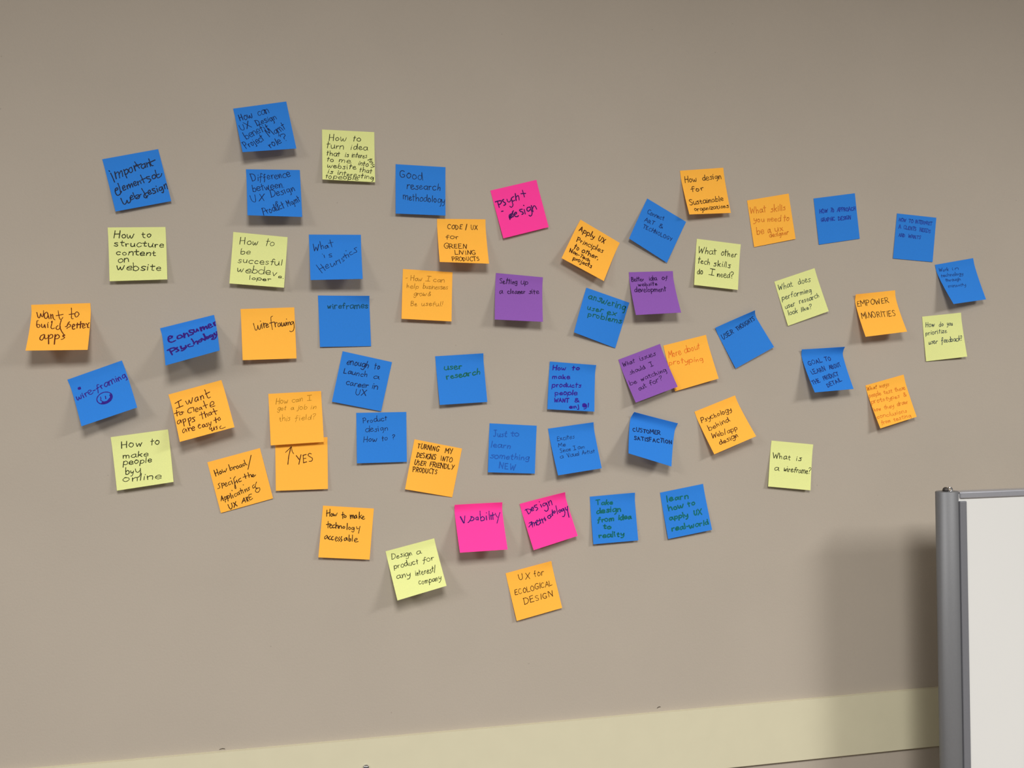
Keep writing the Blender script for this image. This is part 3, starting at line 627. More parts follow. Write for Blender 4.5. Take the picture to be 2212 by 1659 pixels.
["howbroad","o",[[-0.16029,-0.0006,1.31948],[-0.08638,-0.0006,1.33827],[-0.0684,-0.0025,1.26403],[-0.14203,-0.002,1.24542]],[0,0],[50,16,6],0.014,0.1,[],[["s",[0.0791,0.1791],[0.0882,0.2988]],["s",[0.1308,0.1716],[0.1401,0.2913]],["s",[0.0767,0.2437],[0.1412,0.2368]],["s",[0.1871,0.2246],[0.1634,0.2505],[0.1773,0.2797],[0.2064,0.2553],[0.1871,0.2246]],["s",[0.2221,0.2049],[0.231,0.2653],[0.2587,0.2405]],["s",[0.2587,0.2405],[0.2727,0.2697],[0.3114,0.2079]],["s",[0.3651,0.1489],[0.3678,0.267]],["s",[0.3658,0.2412],[0.4021,0.2113],[0.4157,0.2479],[0.3732,0.2685]],["s",[0.4346,0.2131],[0.4382,0.2721]],["s",[0.4379,0.2393],[0.4658,0.2145],[0.4794,0.2287]],["s",[0.5122,0.2127],[0.4883,0.2387],[0.5024,0.268],[0.5316,0.2435],[0.5135,0.2131]],["s",[0.5845,0.2108],[0.549,0.2261],[0.5546,0.2604],[0.5905,0.2379],[0.5885,0.212],[0.5939,0.2641]],["s",[0.6502,0.2071],[0.6164,0.2154],[0.622,0.2497],[0.6562,0.2341]],["s",[0.6607,0.1431],[0.6669,0.2148],[0.6905,0.2467]],["s",[0.8087,0.0879],[0.6854,0.3347]],["s",[0.1238,0.4441],[0.0885,0.4593],[0.1013,0.4927],[0.1004,0.5296],[0.059,0.5355]],["s",[0.1517,0.4521],[0.1445,0.5527]],["s",[0.1483,0.4764],[0.1876,0.4624],[0.1861,0.5021],[0.1512,0.51]],["s",[0.2031,0.5026],[0.2394,0.4951],[0.2294,0.4669],[0.2025,0.4994],[0.2187,0.5368],[0.2541,0.5216]],["s",[0.3108,0.4679],[0.2754,0.4831],[0.2792,0.5244],[0.3128,0.5162]],["s",[0.3357,0.4601],[0.3442,0.5281]],["s",[0.3318,0.4025],[0.3367,0.4113]],["s",[0.4274,0.4044],[0.3866,0.4405],[0.3837,0.5365],[0.3835,0.6215],[0.3659,0.606],[0.3974,0.5106],[0.4322,0.4982]],["s",[0.4329,0.473],[0.4365,0.5322]],["s",[0.5141,0.459],[0.4701,0.4792],[0.4739,0.5206],[0.5144,0.5142]],["s",[0.602,0.402],[0.6053,0.491]],["s",[0.5596,0.4555],[0.6466,0.4475]],["s",[0.6696,0.3914],[0.6711,0.4874]],["s",[0.6691,0.4614],[0.7105,0.4403],[0.7146,0.4923]],["s",[0.7245,0.4876],[0.7629,0.4732],[0.7509,0.4518],[0.7256,0.4775],[0.7456,0.5011],[0.7984,0.4758]],["s",[0.0602,0.7816],[0.094,0.6886]],["s",[0.094,0.6886],[0.1059,0.7875]],["s",[0.0757,0.7489],[0.1146,0.7422]],["s",[0.1411,0.7171],[0.1321,0.8249]],["s",[0.1395,0.7345],[0.1771,0.7275],[0.1688,0.7654],[0.1406,0.7751]],["s",[0.1931,0.7098],[0.1842,0.8177]],["s",[0.1915,0.7272],[0.2291,0.7202],[0.2235,0.7589],[0.1912,0.7675]],["s",[0.2571,0.6835],[0.2567,0.7864]],["s",[0.2884,0.7299],[0.2897,0.781]],["s",[0.3,0.6392],[0.3049,0.6481]],["s",[0.3628,0.7141],[0.3273,0.7292],[0.3311,0.7706],[0.3648,0.7625]],["s",[0.415,0.7067],[0.3795,0.7219],[0.3851,0.7564],[0.4159,0.7369],[0.419,0.7079],[0.4244,0.7603]],["s",[0.4609,0.6452],[0.4606,0.7483]],["s",[0.4269,0.6937],[0.492,0.6871]],["s",[0.4905,0.6986],[0.4959,0.751]],["s",[0.5276,0.5927],[0.5325,0.6016]],["s",[0.5294,0.6874],[0.5348,0.7398]],["s",[0.5328,0.7138],[0.5692,0.6839],[0.5733,0.7359]],["s",[0.6328,0.6722],[0.599,0.6805],[0.6206,0.7091],[0.5917,0.7263]],["s",[0.7261,0.6466],[0.6886,0.6688],[0.6925,0.7104],[0.73,0.6882]],["s",[0.7789,0.6094],[0.7323,0.6963],[0.7589,0.734],[0.803,0.7317],[0.8005,0.7759],[0.754,0.8105],[0.7168,0.7743],[0.7632,0.7172]],["s",[0.1638,0.8805],[0.1765,0.9545],[0.1989,0.979],[0.2317,0.9407],[0.2337,0.8709]],["s",[0.2662,0.8729],[0.3229,0.9553]],["s",[0.317,0.8653],[0.2568,0.966]],["s",[0.4171,0.9303],[0.481,0.838]],["s",[0.481,0.838],[0.4882,0.9285]],["s",[0.4394,0.8993],[0.4911,0.8889]],["s",[0.519,0.8415],[0.5241,0.9239]],["s",[0.5192,0.8521],[0.5531,0.8439],[0.5323,0.8859],[0.5541,0.9252]],["s",[0.6346,0.8075],[0.5787,0.8169],[0.5769,0.9093],[0.6346,0.893]],["s",[0.5714,0.8627],[0.6147,0.8573]]],"orange sticky note reading How broad/specific the applications of UX are"],
["getjob","o",[[-0.07366,-0.0006,1.41767],[0.00235,-0.0026,1.42093],[0.00567,-0.008,1.34555],[-0.07048,-0.009,1.34225]],[0,2],[176,122,22],0.0091,0.15,[["How",0.1314,0.2093,0.361,0.1956,0.1058],["can",0.4373,0.191,0.6346,0.1793,0.1058],["I",0.7241,0.1739,0.8178,0.1683,0.1058],["get",0.1537,0.3356,0.3082,0.3372,0.0926],["a",0.4015,0.3381,0.4623,0.3388,0.0926],["job",0.5296,0.3395,0.7129,0.3413,0.0926],["in",0.7799,0.342,0.8876,0.3431,0.0926],["this",0.1787,0.5503,0.3804,0.5498,0.1124],["field?",0.4763,0.5496,0.8622,0.5488,0.1124]],[],"faint-inked orange note reading How can I get a job, overlapping the YES note"],
["yes","o",[[-0.06458,-0.0006,1.35095],[0.01095,-0.0006,1.35211],[0.01083,-0.006,1.27548],[-0.06415,-0.006,1.27531]],[0,0],[74,24,4],0.0141,0.05,[["YES",0.4035,0.5091,0.7216,0.4511,0.1673]],[["arrow",[0.2347,0.4985],[0.2539,0.3465],[0.2965,0.1665]],["arrow",[0.1943,0.2643],[0.2337,0.2295],[0.3067,0.1596]],["arrow",[0.3067,0.1596],[0.3201,0.2473],[0.3483,0.2992]]],"orange note with an upward arrow and the word YES, under the faint job note"],
["productdesign","b",[[0.05377,-0.0006,1.38752],[0.12865,-0.0006,1.38758],[0.12826,-0.005,1.31229],[0.05367,-0.007,1.31231]],[0,0],[18,38,88],0.0119,0.05,[["Product",0.1343,0.2115,0.608,0.1612,0.1013],["design",0.1769,0.3843,0.6281,0.3645,0.1149],["How",0.1368,0.5857,0.4004,0.5731,0.1013],["to",0.5048,0.5681,0.6124,0.5629,0.1013],["?",0.7089,0.5583,0.762,0.5557,0.1013]],[],"blue sticky note reading Product design How to?"],
["enough","b",[[0.03462,-0.0006,1.48012],[0.10799,-0.0006,1.46332],[0.09061,-0.0025,1.38922],[0.01801,-0.0055,1.40486]],[0,0],[18,38,88],0.0143,0.1,[["enough",0.1282,0.2289,0.5631,0.2102,0.1263],["to",0.6775,0.2053,0.7921,0.2004,0.1263],["Launch",0.1003,0.4138,0.5785,0.3944,0.1064],["a",0.6954,0.3897,0.818,0.3847,0.1064],["career",0.1981,0.6248,0.6411,0.5995,0.113],["in",0.718,0.5951,0.8327,0.5886,0.113],["UX",0.4204,0.7772,0.638,0.7564,0.1064]],[],"tilted blue sticky note reading enough to launch a career in UX"],
["technology","o",[[0.0034,-0.0006,1.25041],[0.07825,-0.0006,1.24313],[0.07071,-0.006,1.16772],[-0.00421,-0.007,1.17502]],[0,0],[42,16,2],0.0154,0.05,[],[["s",[0.0847,0.0801],[0.0887,0.2058]],["s",[0.1414,0.0578],[0.147,0.2026]],["s",[0.0806,0.1477],[0.1504,0.1262]],["s",[0.1813,0.1435],[0.1666,0.1766],[0.1834,0.2006],[0.2075,0.1743],[0.1827,0.1435]],["s",[0.212,0.1418],[0.231,0.1906],[0.2486,0.1574]],["s",[0.2486,0.1574],[0.2661,0.1887],[0.2886,0.1273]],["s",[0.3954,0.1022],[0.4069,0.2323]],["s",[0.3755,0.1606],[0.4319,0.1472]],["s",[0.4409,0.1658],[0.4261,0.199],[0.4564,0.2076],[0.4704,0.1818],[0.4409,0.1658]],["s",[0.5448,0.1527],[0.5585,0.2241]],["s",[0.558,0.1844],[0.5773,0.1509],[0.5917,0.2149]],["s",[0.5875,0.1828],[0.6068,0.1493],[0.6242,0.2132]],["s",[0.6615,0.1463],[0.6318,0.1803],[0.642,0.2122],[0.667,0.1931],[0.6666,0.1534],[0.683,0.2055]],["s",[0.7201,0.084],[0.7269,0.2149]],["s",[0.7726,0.1401],[0.7286,0.1824]],["s",[0.7387,0.1789],[0.7788,0.2121]],["s",[0.7865,0.1969],[0.8206,0.1774],[0.8012,0.1607],[0.7817,0.1942],[0.8068,0.2254],[0.8382,0.2089]],["s",[0.1264,0.3002],[0.1351,0.4298]],["s",[0.0972,0.3661],[0.1699,0.3447]],["s",[0.1581,0.3921],[0.2017,0.3722],[0.1826,0.3557],[0.1607,0.389],[0.1817,0.4273],[0.2129,0.4155]],["s",[0.2592,0.359],[0.2242,0.3784],[0.2277,0.4177],[0.2713,0.4125]],["s",[0.2816,0.3139],[0.2874,0.4292]],["s",[0.2883,0.3896],[0.3154,0.3633],[0.3372,0.4266]],["s",[0.3424,0.3692],[0.3547,0.4257]],["s",[0.3548,0.3935],[0.3823,0.3715],[0.406,0.423]],["s",[0.4375,0.3789],[0.4221,0.4046],[0.4457,0.421],[0.4626,0.3952],[0.4375,0.3789]],["s",[0.5029,0.3168],[0.5063,0.4399]],["s",[0.5491,0.3878],[0.5336,0.4135],[0.5578,0.4372],[0.5792,0.4111],[0.5491,0.3878]],["s",[0.6382,0.3905],[0.606,0.3951],[0.6014,0.4276],[0.6313,0.4305],[0.6426,0.3902],[0.648,0.4517],[0.6284,0.482],[0.602,0.4687]],["s",[0.6901,0.373],[0.7041,0.415],[0.7358,0.403]],["s",[0.756,0.3622],[0.747,0.4466],[0.7398,0.5014]],["s",[0.1243,0.5703],[0.0879,0.6041],[0.0958,0.643],[0.1299,0.6166],[0.1366,0.577],[0.1554,0.6401]],["s",[0.1984,0.5812],[0.1685,0.6074],[0.1793,0.6462],[0.2111,0.6418]],["s",[0.25,0.5859],[0.2202,0.6122],[0.2309,0.651],[0.2628,0.6465]],["s",[0.293,0.6407],[0.3332,0.6139],[0.3135,0.5901],[0.2921,0.6305],[0.3135,0.6732],[0.351,0.6495]],["s",[0.3749,0.587],[0.3608,0.6272],[0.3847,0.6479],[0.362,0.6738]],["s",[0.4182,0.5776],[0.4018,0.6251],[0.4286,0.6458],[0.4065,0.679]],["s",[0.5082,0.5951],[0.4707,0.6218],[0.4811,0.6564],[0.5101,0.6345],[0.517,0.5946],[0.5337,0.6509]],["s",[0.5596,0.5412],[0.5623,0.6568]],["s",[0.5639,0.6245],[0.5956,0.6157],[0.5917,0.6554],[0.5656,0.6611]],["s",[0.6258,0.5379],[0.6292,0.6609]],["s",[0.6698,0.6516],[0.7246,0.6167],[0.698,0.6004],[0.6712,0.634],[0.6894,0.6727],[0.7505,0.6595]]],"orange sticky note reading How to make technology accessable"],
["designproduct","y",[[0.09494,-0.0006,1.17802],[0.16882,-0.0006,1.19427],[0.18246,-0.0335,1.12802],[0.10924,-0.034,1.11061]],[0,0],[38,42,14],0.012,0.05,[["Design",0.0781,0.1993,0.4981,0.2309,0.1157],["a",0.5814,0.2371,0.6807,0.2446,0.1157],["product",0.082,0.405,0.5761,0.4309,0.1157],["for",0.6639,0.4355,0.8959,0.4477,0.1157],["any",0.087,0.6047,0.3609,0.6325,0.1157],["interest/",0.4576,0.6423,0.8742,0.6846,0.1157],["company",0.4804,0.8279,0.9219,0.8645,0.1089]],[],"tilted pale yellow sticky note reading Design a product for any interest/company"],
["goodresearch","b",[[0.11696,-0.0006,1.76381],[0.19314,-0.0006,1.76213],[0.19113,-0.0085,1.6862],[0.1155,-0.0075,1.68742]],[0,0],[24,48,92],0.0136,0.0,[["Good",0.0741,0.263,0.5388,0.2828,0.1596],["research",0.2231,0.4845,0.9046,0.4878,0.1527],["methodology",0.1485,0.7105,0.988,0.7474,0.1457]],[],"blue sticky note reading Good research methodology"],
["codeux","o",[[0.17915,-0.0006,1.68242],[0.2544,-0.0006,1.68359],[0.25466,-0.025,1.61153],[0.17894,-0.027,1.61263]],[0,0],[60,26,6],0.0136,0.05,[["CODE",0.2015,0.2268,0.5134,0.2254,0.1083],["/",0.5761,0.2251,0.62,0.2249,0.1083],["UX",0.6839,0.2247,0.8292,0.224,0.1083],["for",0.1562,0.464,0.4226,0.4488,0.1114],["GREEN",0.1122,0.6823,0.578,0.6683,0.1083],["LIVING",0.3226,0.8134,0.7513,0.8074,0.0929],["PRODUCTS",0.2589,0.9696,0.81,0.9403,0.0898]],[],"orange sticky note reading CODE / UX for GREEN LIVING PRODUCTS"],
["psych","p",[[0.2628,-0.0006,1.7285],[0.33629,-0.0006,1.74771],[0.35413,-0.005,1.67322],[0.28124,-0.006,1.65373]],[0,0],[62,12,92],0.0216,0.05,[],[["s",[0.086,0.2542],[0.0902,0.3731]],["s",[0.0402,0.2438],[0.0977,0.2412],[0.1609,0.2478],[0.1568,0.2862],[0.1186,0.312],[0.0868,0.3094]],["s",[0.2246,0.2357],[0.1906,0.2468],[0.2084,0.2823],[0.236,0.3122],[0.2323,0.3428],[0.1936,0.3528]],["s",[0.2919,0.2463],[0.2949,0.2942],[0.3313,0.3104],[0.3647,0.2786]],["s",[0.3807,0.2508],[0.3842,0.3383],[0.3821,0.3931],[0.3401,0.426],[0.3112,0.4004]],["s",[0.445,0.226],[0.4002,0.2395],[0.3822,0.2748],[0.4048,0.3115],[0.4437,0.3014]],["s",[0.4923,0.1737],[0.473,0.3144]],["s",[0.4872,0.2514],[0.5362,0.223],[0.5445,0.2644],[0.5378,0.3182]],["s",[0.6581,0.1401],[0.663,0.2834]],["s",[0.6077,0.2029],[0.7057,0.2188]],["s",[0.1131,0.4602],[0.1469,0.4618]],["s",[0.3597,0.5033],[0.3234,0.5455],[0.2493,0.5757],[0.242,0.661]],["s",[0.3308,0.5187],[0.3258,0.6252]],["s",[0.2369,0.6202],[0.3213,0.5529],[0.3223,0.6086],[0.2396,0.6399],[0.2986,0.5872]],["s",[0.3583,0.5853],[0.4094,0.5734],[0.4056,0.5456],[0.3645,0.563],[0.3609,0.6176],[0.4048,0.6374],[0.4357,0.6272]],["s",[0.5492,0.5155],[0.4966,0.5144],[0.4961,0.546],[0.5386,0.5718],[0.549,0.606],[0.5145,0.617]],["s",[0.5888,0.5279],[0.5865,0.6258]],["s",[0.599,0.443],[0.6047,0.4522]],["s",[0.7056,0.5072],[0.6624,0.5131],[0.6423,0.5561],[0.6673,0.5858],[0.7099,0.5638]],["s",[0.722,0.5078],[0.7355,0.6096],[0.719,0.6695],[0.6794,0.6921],[0.6563,0.6676]],["s",[0.7584,0.4844],[0.7597,0.6184]],["s",[0.7676,0.5534],[0.8056,0.5064],[0.8348,0.5211],[0.8478,0.5831]]],"tilted pink sticky note reading psych + design, topmost of the three pink notes"],
["howican","o",[[0.12614,-0.0006,1.60462],[0.20199,-0.0006,1.6009],[0.1984,-0.0085,1.52468],[0.12229,-0.0095,1.52833]],[0,0],[160,104,18],0.0094,0.15,[["-",0.0632,0.2173,0.0989,0.2172,0.0959],["How",0.1609,0.217,0.3831,0.2164,0.0959],["I",0.463,0.2162,0.5495,0.216,0.0959],["can",0.6148,0.2158,0.8435,0.2152,0.0959],["help",0.0826,0.3756,0.3255,0.3701,0.0959],["businesses",0.4062,0.3683,0.9076,0.357,0.0959],["grow",0.2292,0.5191,0.4726,0.516,0.0959],["&",0.5006,0.5156,0.5687,0.5147,0.0959],["Be",0.1747,0.7267,0.2957,0.7214,0.0959],["useful!",0.3848,0.7175,0.8081,0.6987,0.0959]],[],"orange note in faint writing reading How I can help businesses grow, Be useful!"],
["settingup","v",[[0.26996,-0.0006,1.60071],[0.34481,-0.0006,1.59491],[0.33833,-0.023,1.52343],[0.26347,-0.019,1.52696]],[0,0],[40,10,60],0.0146,0.05,[["Setting",0.0864,0.212,0.4648,0.1995,0.1192],["up",0.541,0.197,0.6864,0.1921,0.1192],["a",0.0915,0.4331,0.1568,0.4286,0.1117],["cleaner",0.2605,0.4216,0.6355,0.396,0.1117],["site",0.7123,0.3907,0.9252,0.3762,0.1117]],[],"purple sticky note reading Setting up a cleaner site"],
["userresearch","b",[[0.17368,-0.0006,1.47188],[0.24783,-0.0046,1.4759],[0.25269,-0.007,1.40099],[0.17849,-0.011,1.39756]],[0,4],[18,102,88],0.0217,0.1,[["user",0.1645,0.2907,0.5336,0.2823,0.125],["research",0.1933,0.4855,0.9064,0.4207,0.1181]],[],"blue sticky note reading user research in green marker"],
["turning","o",[[0.14053,-0.0006,1.34587],[0.21332,-0.0006,1.32994],[0.19715,-0.0012,1.2558],[0.12479,-0.007,1.27123]],[0,0],[60,22,2],0.0145,0.05,[["TURNING",0.0829,0.1609,0.5363,0.1483,0.0971],["MY",0.6635,0.1448,0.8229,0.1404,0.0971],["DESIGNS",0.1019,0.3366,0.5031,0.3224,0.0971],["INTO",0.6114,0.3185,0.8505,0.31,0.0971],["USER",0.0855,0.4915,0.3292,0.4792,0.0944],["FRIENDLY",0.4048,0.4754,0.9121,0.4497,0.0944],["PRODUCTS",0.09,0.6345,0.5888,0.5983,0.0944]],[],"orange sticky note in capitals reading TURNING MY DESIGNS INTO USER FRIENDLY PRODUCTS"],
["justlearn","b",[[0.25698,-0.0006,1.36783],[0.33174,-0.0006,1.36259],[0.32668,-0.005,1.28829],[0.25206,-0.008,1.29295]],[0,0],[34,94,186],0.0191,0.05,[["Just",0.088,0.2719,0.3657,0.2557,0.1189],["to",0.4441,0.2512,0.6362,0.24,0.1189],["learn",0.0405,0.4893,0.4613,0.496,0.1259],["something",0.0404,0.7128,0.8661,0.7235,0.1189],["NEW",0.2212,0.9082,0.5824,0.9364,0.1329]],[],"blue note with faint blue writing reading Just to learn something NEW"],
["usability","p",[[0.20003,-0.0056,1.2445],[0.27453,-0.0056,1.24561],[0.27652,-0.032,1.17733],[0.20315,-0.0345,1.17655]],[5,5],[62,18,112],0.0195,0.1,[],[["s",[0.1042,0.279],[0.126,0.3356],[0.1531,0.4005],[0.1724,0.4095],[0.1881,0.3392],[0.2047,0.2611]],["s",[0.1144,0.2717],[0.1406,0.3444],[0.1624,0.401]],["s",[0.3481,0.282],[0.3166,0.3388],[0.2848,0.3845],[0.251,0.4063]],["s",[0.3224,0.2869],[0.3681,0.299],[0.3889,0.3383],[0.3411,0.372],[0.2952,0.3614]],["s",[0.475,0.3004],[0.4428,0.3065],[0.4236,0.3372],[0.4444,0.3622],[0.4705,0.3399]],["s",[0.475,0.3004],[0.474,0.3655]],["s",[0.5314,0.1766],[0.5264,0.2637],[0.5241,0.3828]],["s",[0.5303,0.3275],[0.5699,0.298],[0.6056,0.3319],[0.5933,0.3709],[0.5363,0.3867]],["s",[0.6502,0.2867],[0.6483,0.3742]],["s",[0.6608,0.2205],[0.6632,0.227]],["s",[0.7199,0.1872],[0.714,0.2824],[0.7118,0.3731]],["s",[0.7504,0.2686],[0.7468,0.372]],["s",[0.7712,0.1534],[0.7737,0.1599]],["s",[0.792,0.2231],[0.7831,0.3741]],["s",[0.7367,0.2917],[0.8262,0.2729]],["s",[0.8455,0.2421],[0.863,0.299],[0.8867,0.3291]],["s",[0.9454,0.2318],[0.9103,0.3176],[0.8567,0.455]]],"pink sticky note with the single word Usability"],
["methodology","p",[[0.30274,-0.0016,1.24174],[0.37438,-0.0076,1.25798],[0.39231,-0.013,1.18985],[0.32019,-0.018,1.17185]],[1,7],[50,12,104],0.0198,0.05,[],[["s",[0.1031,0.1474],[0.1276,0.2649]],["s",[0.0741,0.1654],[0.1437,0.1553],[0.1964,0.1942],[0.1689,0.2438],[0.1289,0.2604]],["s",[0.2144,0.1877],[0.2605,0.179],[0.2515,0.1437],[0.2105,0.1735],[0.2142,0.2155],[0.2606,0.2119]],["s",[0.3517,0.1181],[0.2979,0.1234],[0.2965,0.1559],[0.3396,0.1758],[0.3473,0.2109],[0.3056,0.2358]],["s",[0.4316,0.1311],[0.4416,0.1985]],["s",[0.4182,0.0647],[0.4221,0.074]],["s",[0.5496,0.1376],[0.5022,0.1283],[0.4754,0.1627],[0.5017,0.1864],[0.5519,0.1582]],["s",[0.5597,0.1319],[0.5749,0.2229],[0.5581,0.2853],[0.5107,0.309],[0.483,0.278]],["s",[0.6048,0.1103],[0.6137,0.2115]],["s",[0.6112,0.1572],[0.6509,0.109],[0.6738,0.1234],[0.6735,0.2107]],["s",[0.0781,0.45],[0.1454,0.4337]],["s",[0.0517,0.5238],[0.1173,0.4746],[0.147,0.4391],[0.1283,0.5468]],["s",[0.1195,0.4999],[0.1796,0.4601],[0.172,0.5352]],["s",[0.1788,0.501],[0.2221,0.4643],[0.2213,0.5334]],["s",[0.2339,0.4793],[0.2746,0.4631],[0.2657,0.4324],[0.2296,0.4665],[0.243,0.5316],[0.2749,0.5344],[0.311,0.5069]],["s",[0.3208,0.4235],[0.3209,0.5181]],["s",[0.2948,0.4558],[0.3679,0.4537]],["s",[0.3708,0.4329],[0.3694,0.5274]],["s",[0.377,0.468],[0.4176,0.443],[0.4292,0.4998]],["s",[0.4313,0.4136],[0.4476,0.4884]],["s",[0.5317,0.4087],[0.4999,0.4365],[0.5263,0.4726],[0.5707,0.4483],[0.5524,0.4128],[0.5317,0.4087]],["s",[0.6034,0.3953],[0.5634,0.4042],[0.569,0.4428],[0.6113,0.4261]],["s",[0.6414,0.3132],[0.6162,0.4326]],["s",[0.6771,0.3483],[0.6487,0.3692],[0.6684,0.3949],[0.6961,0.3654],[0.6771,0.3483]],["s",[0.7462,0.2488],[0.729,0.4288]],["s",[0.8007,0.357],[0.7687,0.377],[0.7848,0.4104],[0.8185,0.3908],[0.8007,0.357]],["s",[0.8757,0.3519],[0.832,0.369],[0.8483,0.4025],[0.8863,0.3753]],["s",[0.8887,0.3555],[0.8902,0.4449],[0.8518,0.5147],[0.8122,0.512]],["s",[0.9284,0.3406],[0.9287,0.399],[0.9615,0.396]],["s",[0.9848,0.3301],[0.957,0.4291],[0.9443,0.5668]]],"pink sticky note reading Design methodology, its top edge bowed"],
["ecological","o",[[0.27922,-0.0006,1.13506],[0.35173,-0.0036,1.15091],[0.36748,-0.006,1.07742],[0.29465,-0.006,1.06177]],[0,3],[60,26,6],0.0123,0.05,[["UX",0.2354,0.2205,0.4898,0.2332,0.1398],["for",0.5768,0.2375,0.7818,0.2477,0.1398],["ECOLOGICAL",0.0904,0.4857,0.913,0.5019,0.1049],["DESIGN",0.2378,0.7242,0.8787,0.7144,0.1189]],[],"orange sticky note reading UX for ECOLOGICAL DESIGN, lowest on the wall"],
["applyux","o",[[0.40724,-0.0006,1.68718],[0.47197,-0.0006,1.65152],[0.43842,-0.0195,1.58801],[0.3713,-0.016,1.62331]],[0,0],[60,18,2],0.0173,0.05,[["Apply",0.0718,0.2395,0.4471,0.2147,0.1209],["UX",0.5315,0.2091,0.6986,0.198,0.1209],["Principles",0.1233,0.4805,0.75,0.4135,0.1209],["to",0.1435,0.6679,0.2571,0.6571,0.1209],["other,",0.3235,0.6508,0.7204,0.6131,0.1209],["Non-Tech",0.0886,0.782,0.5683,0.7556,0.0806],["projects",0.2205,0.902,0.6532,0.8688,0.0967]],[],"steeply tilted orange note reading Apply UX principles to other, non-tech projects"],
["connectart","b",[[0.51936,-0.0006,1.7241],[0.58526,-0.0006,1.68818],[0.55006,-0.0035,1.62072],[0.48467,-0.009,1.65751]],[0,0],[16,42,104],0.0119,0.05,[["Connect",0.1337,0.2936,0.5287,0.2332,0.0989],["ART",0.154,0.4784,0.381,0.4396,0.0837],["&",0.4929,0.4205,0.5833,0.4051,0.0837],["TECHNOLOGY",0.1758,0.6254,0.8904,0.5378,0.0837]],[],"steeply tilted blue note reading Connect ART & TECHNOLOGY"],
["betteridea","v",[[0.48664,-0.0006,1.60499],[0.56127,-0.0006,1.60789],[0.5638,-0.0265,1.53849],[0.48876,-0.0245,1.53447]],[0,0],[44,10,70],0.0155,0.05,[["Better",0.0425,0.2166,0.3218,0.2099,0.1029],["idea",0.4472,0.2069,0.6183,0.2028,0.1029],["of",0.7312,0.2001,0.8705,0.1968,0.1029],["website",0.1751,0.3276,0.606,0.3255,0.0871],["development",0.0707,0.466,0.7846,0.4773,0.1187]],[],"purple sticky note reading Better idea of website development"],
["answering","b",[[0.41547,-0.0006,1.57948],[0.48656,-0.0006,1.55613],[0.46163,-0.0015,1.48347],[0.39156,-0.0095,1.50809]],[0,0],[14,98,96],0.0198,0.05,[["answering",0.0986,0.2034,0.9565,0.1811,0.1516],["user",0.1412,0.4306,0.489,0.3932,0.1227],["ex",0.593,0.382,0.7974,0.3599,0.1227],["problems",0.1916,0.5649,0.9652,0.4737,0.1155]],[],"tilted blue note reading answering user ex problems in green marker"],
["howdesign","o",[[0.576,-0.0006,1.77097],[0.65146,-0.0006,1.77873],[0.65875,-0.011,1.70273],[0.5838,-0.018,1.69688]],[0,0],[60,26,6],0.0146,0.05,[["How",0.0767,0.2682,0.3521,0.2564,0.1273],["design",0.4826,0.2508,0.9208,0.232,0.1273],["for",0.1715,0.493,0.4758,0.4573,0.1123],["Sustainable",0.0612,0.7841,0.8845,0.7235,0.1198],["organizations",0.1404,0.9295,0.9708,0.8821,0.0974]],[],"orange sticky note reading How design for sustainable organizations"],
["whatskills","o",[[0.69277,-0.0006,1.72621],[0.76779,-0.0006,1.74006],[0.77826,-0.0022,1.66443],[0.70371,-0.0015,1.64948]],[0,0],[222,128,40],0.0157,0.05,[["What",0.0268,0.286,0.4043,0.3123,0.1386],["skills",0.5139,0.3199,0.867,0.3446,0.1386],["you",0.0671,0.4692,0.3327,0.5053,0.124],["need",0.3997,0.5144,0.7125,0.5568,0.124],["to",0.783,0.5664,0.9186,0.5848,0.124],["be",0.1075,0.7598,0.2773,0.7603,0.1459],["a",0.3673,0.7606,0.4359,0.7608,0.1459],["ux",0.5393,0.7611,0.7406,0.7618,0.1459],["designer",0.3871,0.857,0.851,0.8715,0.1021]],[],"orange note in faint orange ink reading What skills you need to be a ux designer"],
["othertech","y",[[0.60352,-0.0006,1.66111],[0.6805,-0.0006,1.6535],[0.67083,-0.0075,1.57778],[0.59461,-0.0075,1.58516]],[0,0],[38,42,14],0.0145,0.05,[["What",0.049,0.2957,0.4702,0.2924,0.1404],["other",0.5698,0.2916,0.9325,0.2888,0.1404],["tech",0.0547,0.5239,0.3305,0.5312,0.1404],["skills",0.4137,0.5334,0.802,0.5437,0.1404],["do",0.052,0.7523,0.1896,0.7547,0.1404],["I",0.3166,0.7569,0.4389,0.7591,0.1404],["need?",0.5056,0.7602,0.8774,0.7667,0.1404]],[],"pale yellow sticky note reading What other tech skills do I need?"],
["effective","b",[[0.8132,-0.0006,1.7332],[0.89013,-0.0006,1.74453],[0.8976,-0.0012,1.66774],[0.82152,-0.0012,1.65596]],[0,0],[34,68,172],0.0173,0.05,[["HOW",0.1013,0.3286,0.2981,0.3385,0.081],["TO",0.3628,0.3418,0.4491,0.3462,0.081],["APPROACH",0.5265,0.3501,0.9676,0.3724,0.081],["GRAPHIC",0.113,0.518,0.4489,0.5329,0.0737],["DESIGN",0.5306,0.5365,0.8341,0.55,0.0737]],[],"flat blue note at upper right with two smudged blue lines, near its middle"],
["develop","b",[[0.96962,-0.0006,1.71251],[1.0457,-0.0006,1.70718],[1.03647,-0.0012,1.63036],[0.96017,-0.0012,1.63526]],[0,0],[38,76,172],0.0163,0.05,[["HOW",0.058,0.166,0.2382,0.1689,0.0726],["TO",0.3048,0.17,0.4227,0.172,0.0726],["INTERPRET",0.4767,0.1729,0.901,0.1799,0.0726],["A",0.0738,0.3241,0.1278,0.3261,0.0757],["CLIENTS",0.1971,0.3286,0.5147,0.3401,0.0757],["NEEDS",0.6084,0.3435,0.8791,0.3532,0.0757],["AND",0.0919,0.5071,0.2448,0.5089,0.0696],["WANTS",0.3289,0.5099,0.6443,0.5137,0.0696]],[],"flat blue note at upper right with three smudged blue lines in its upper half"],
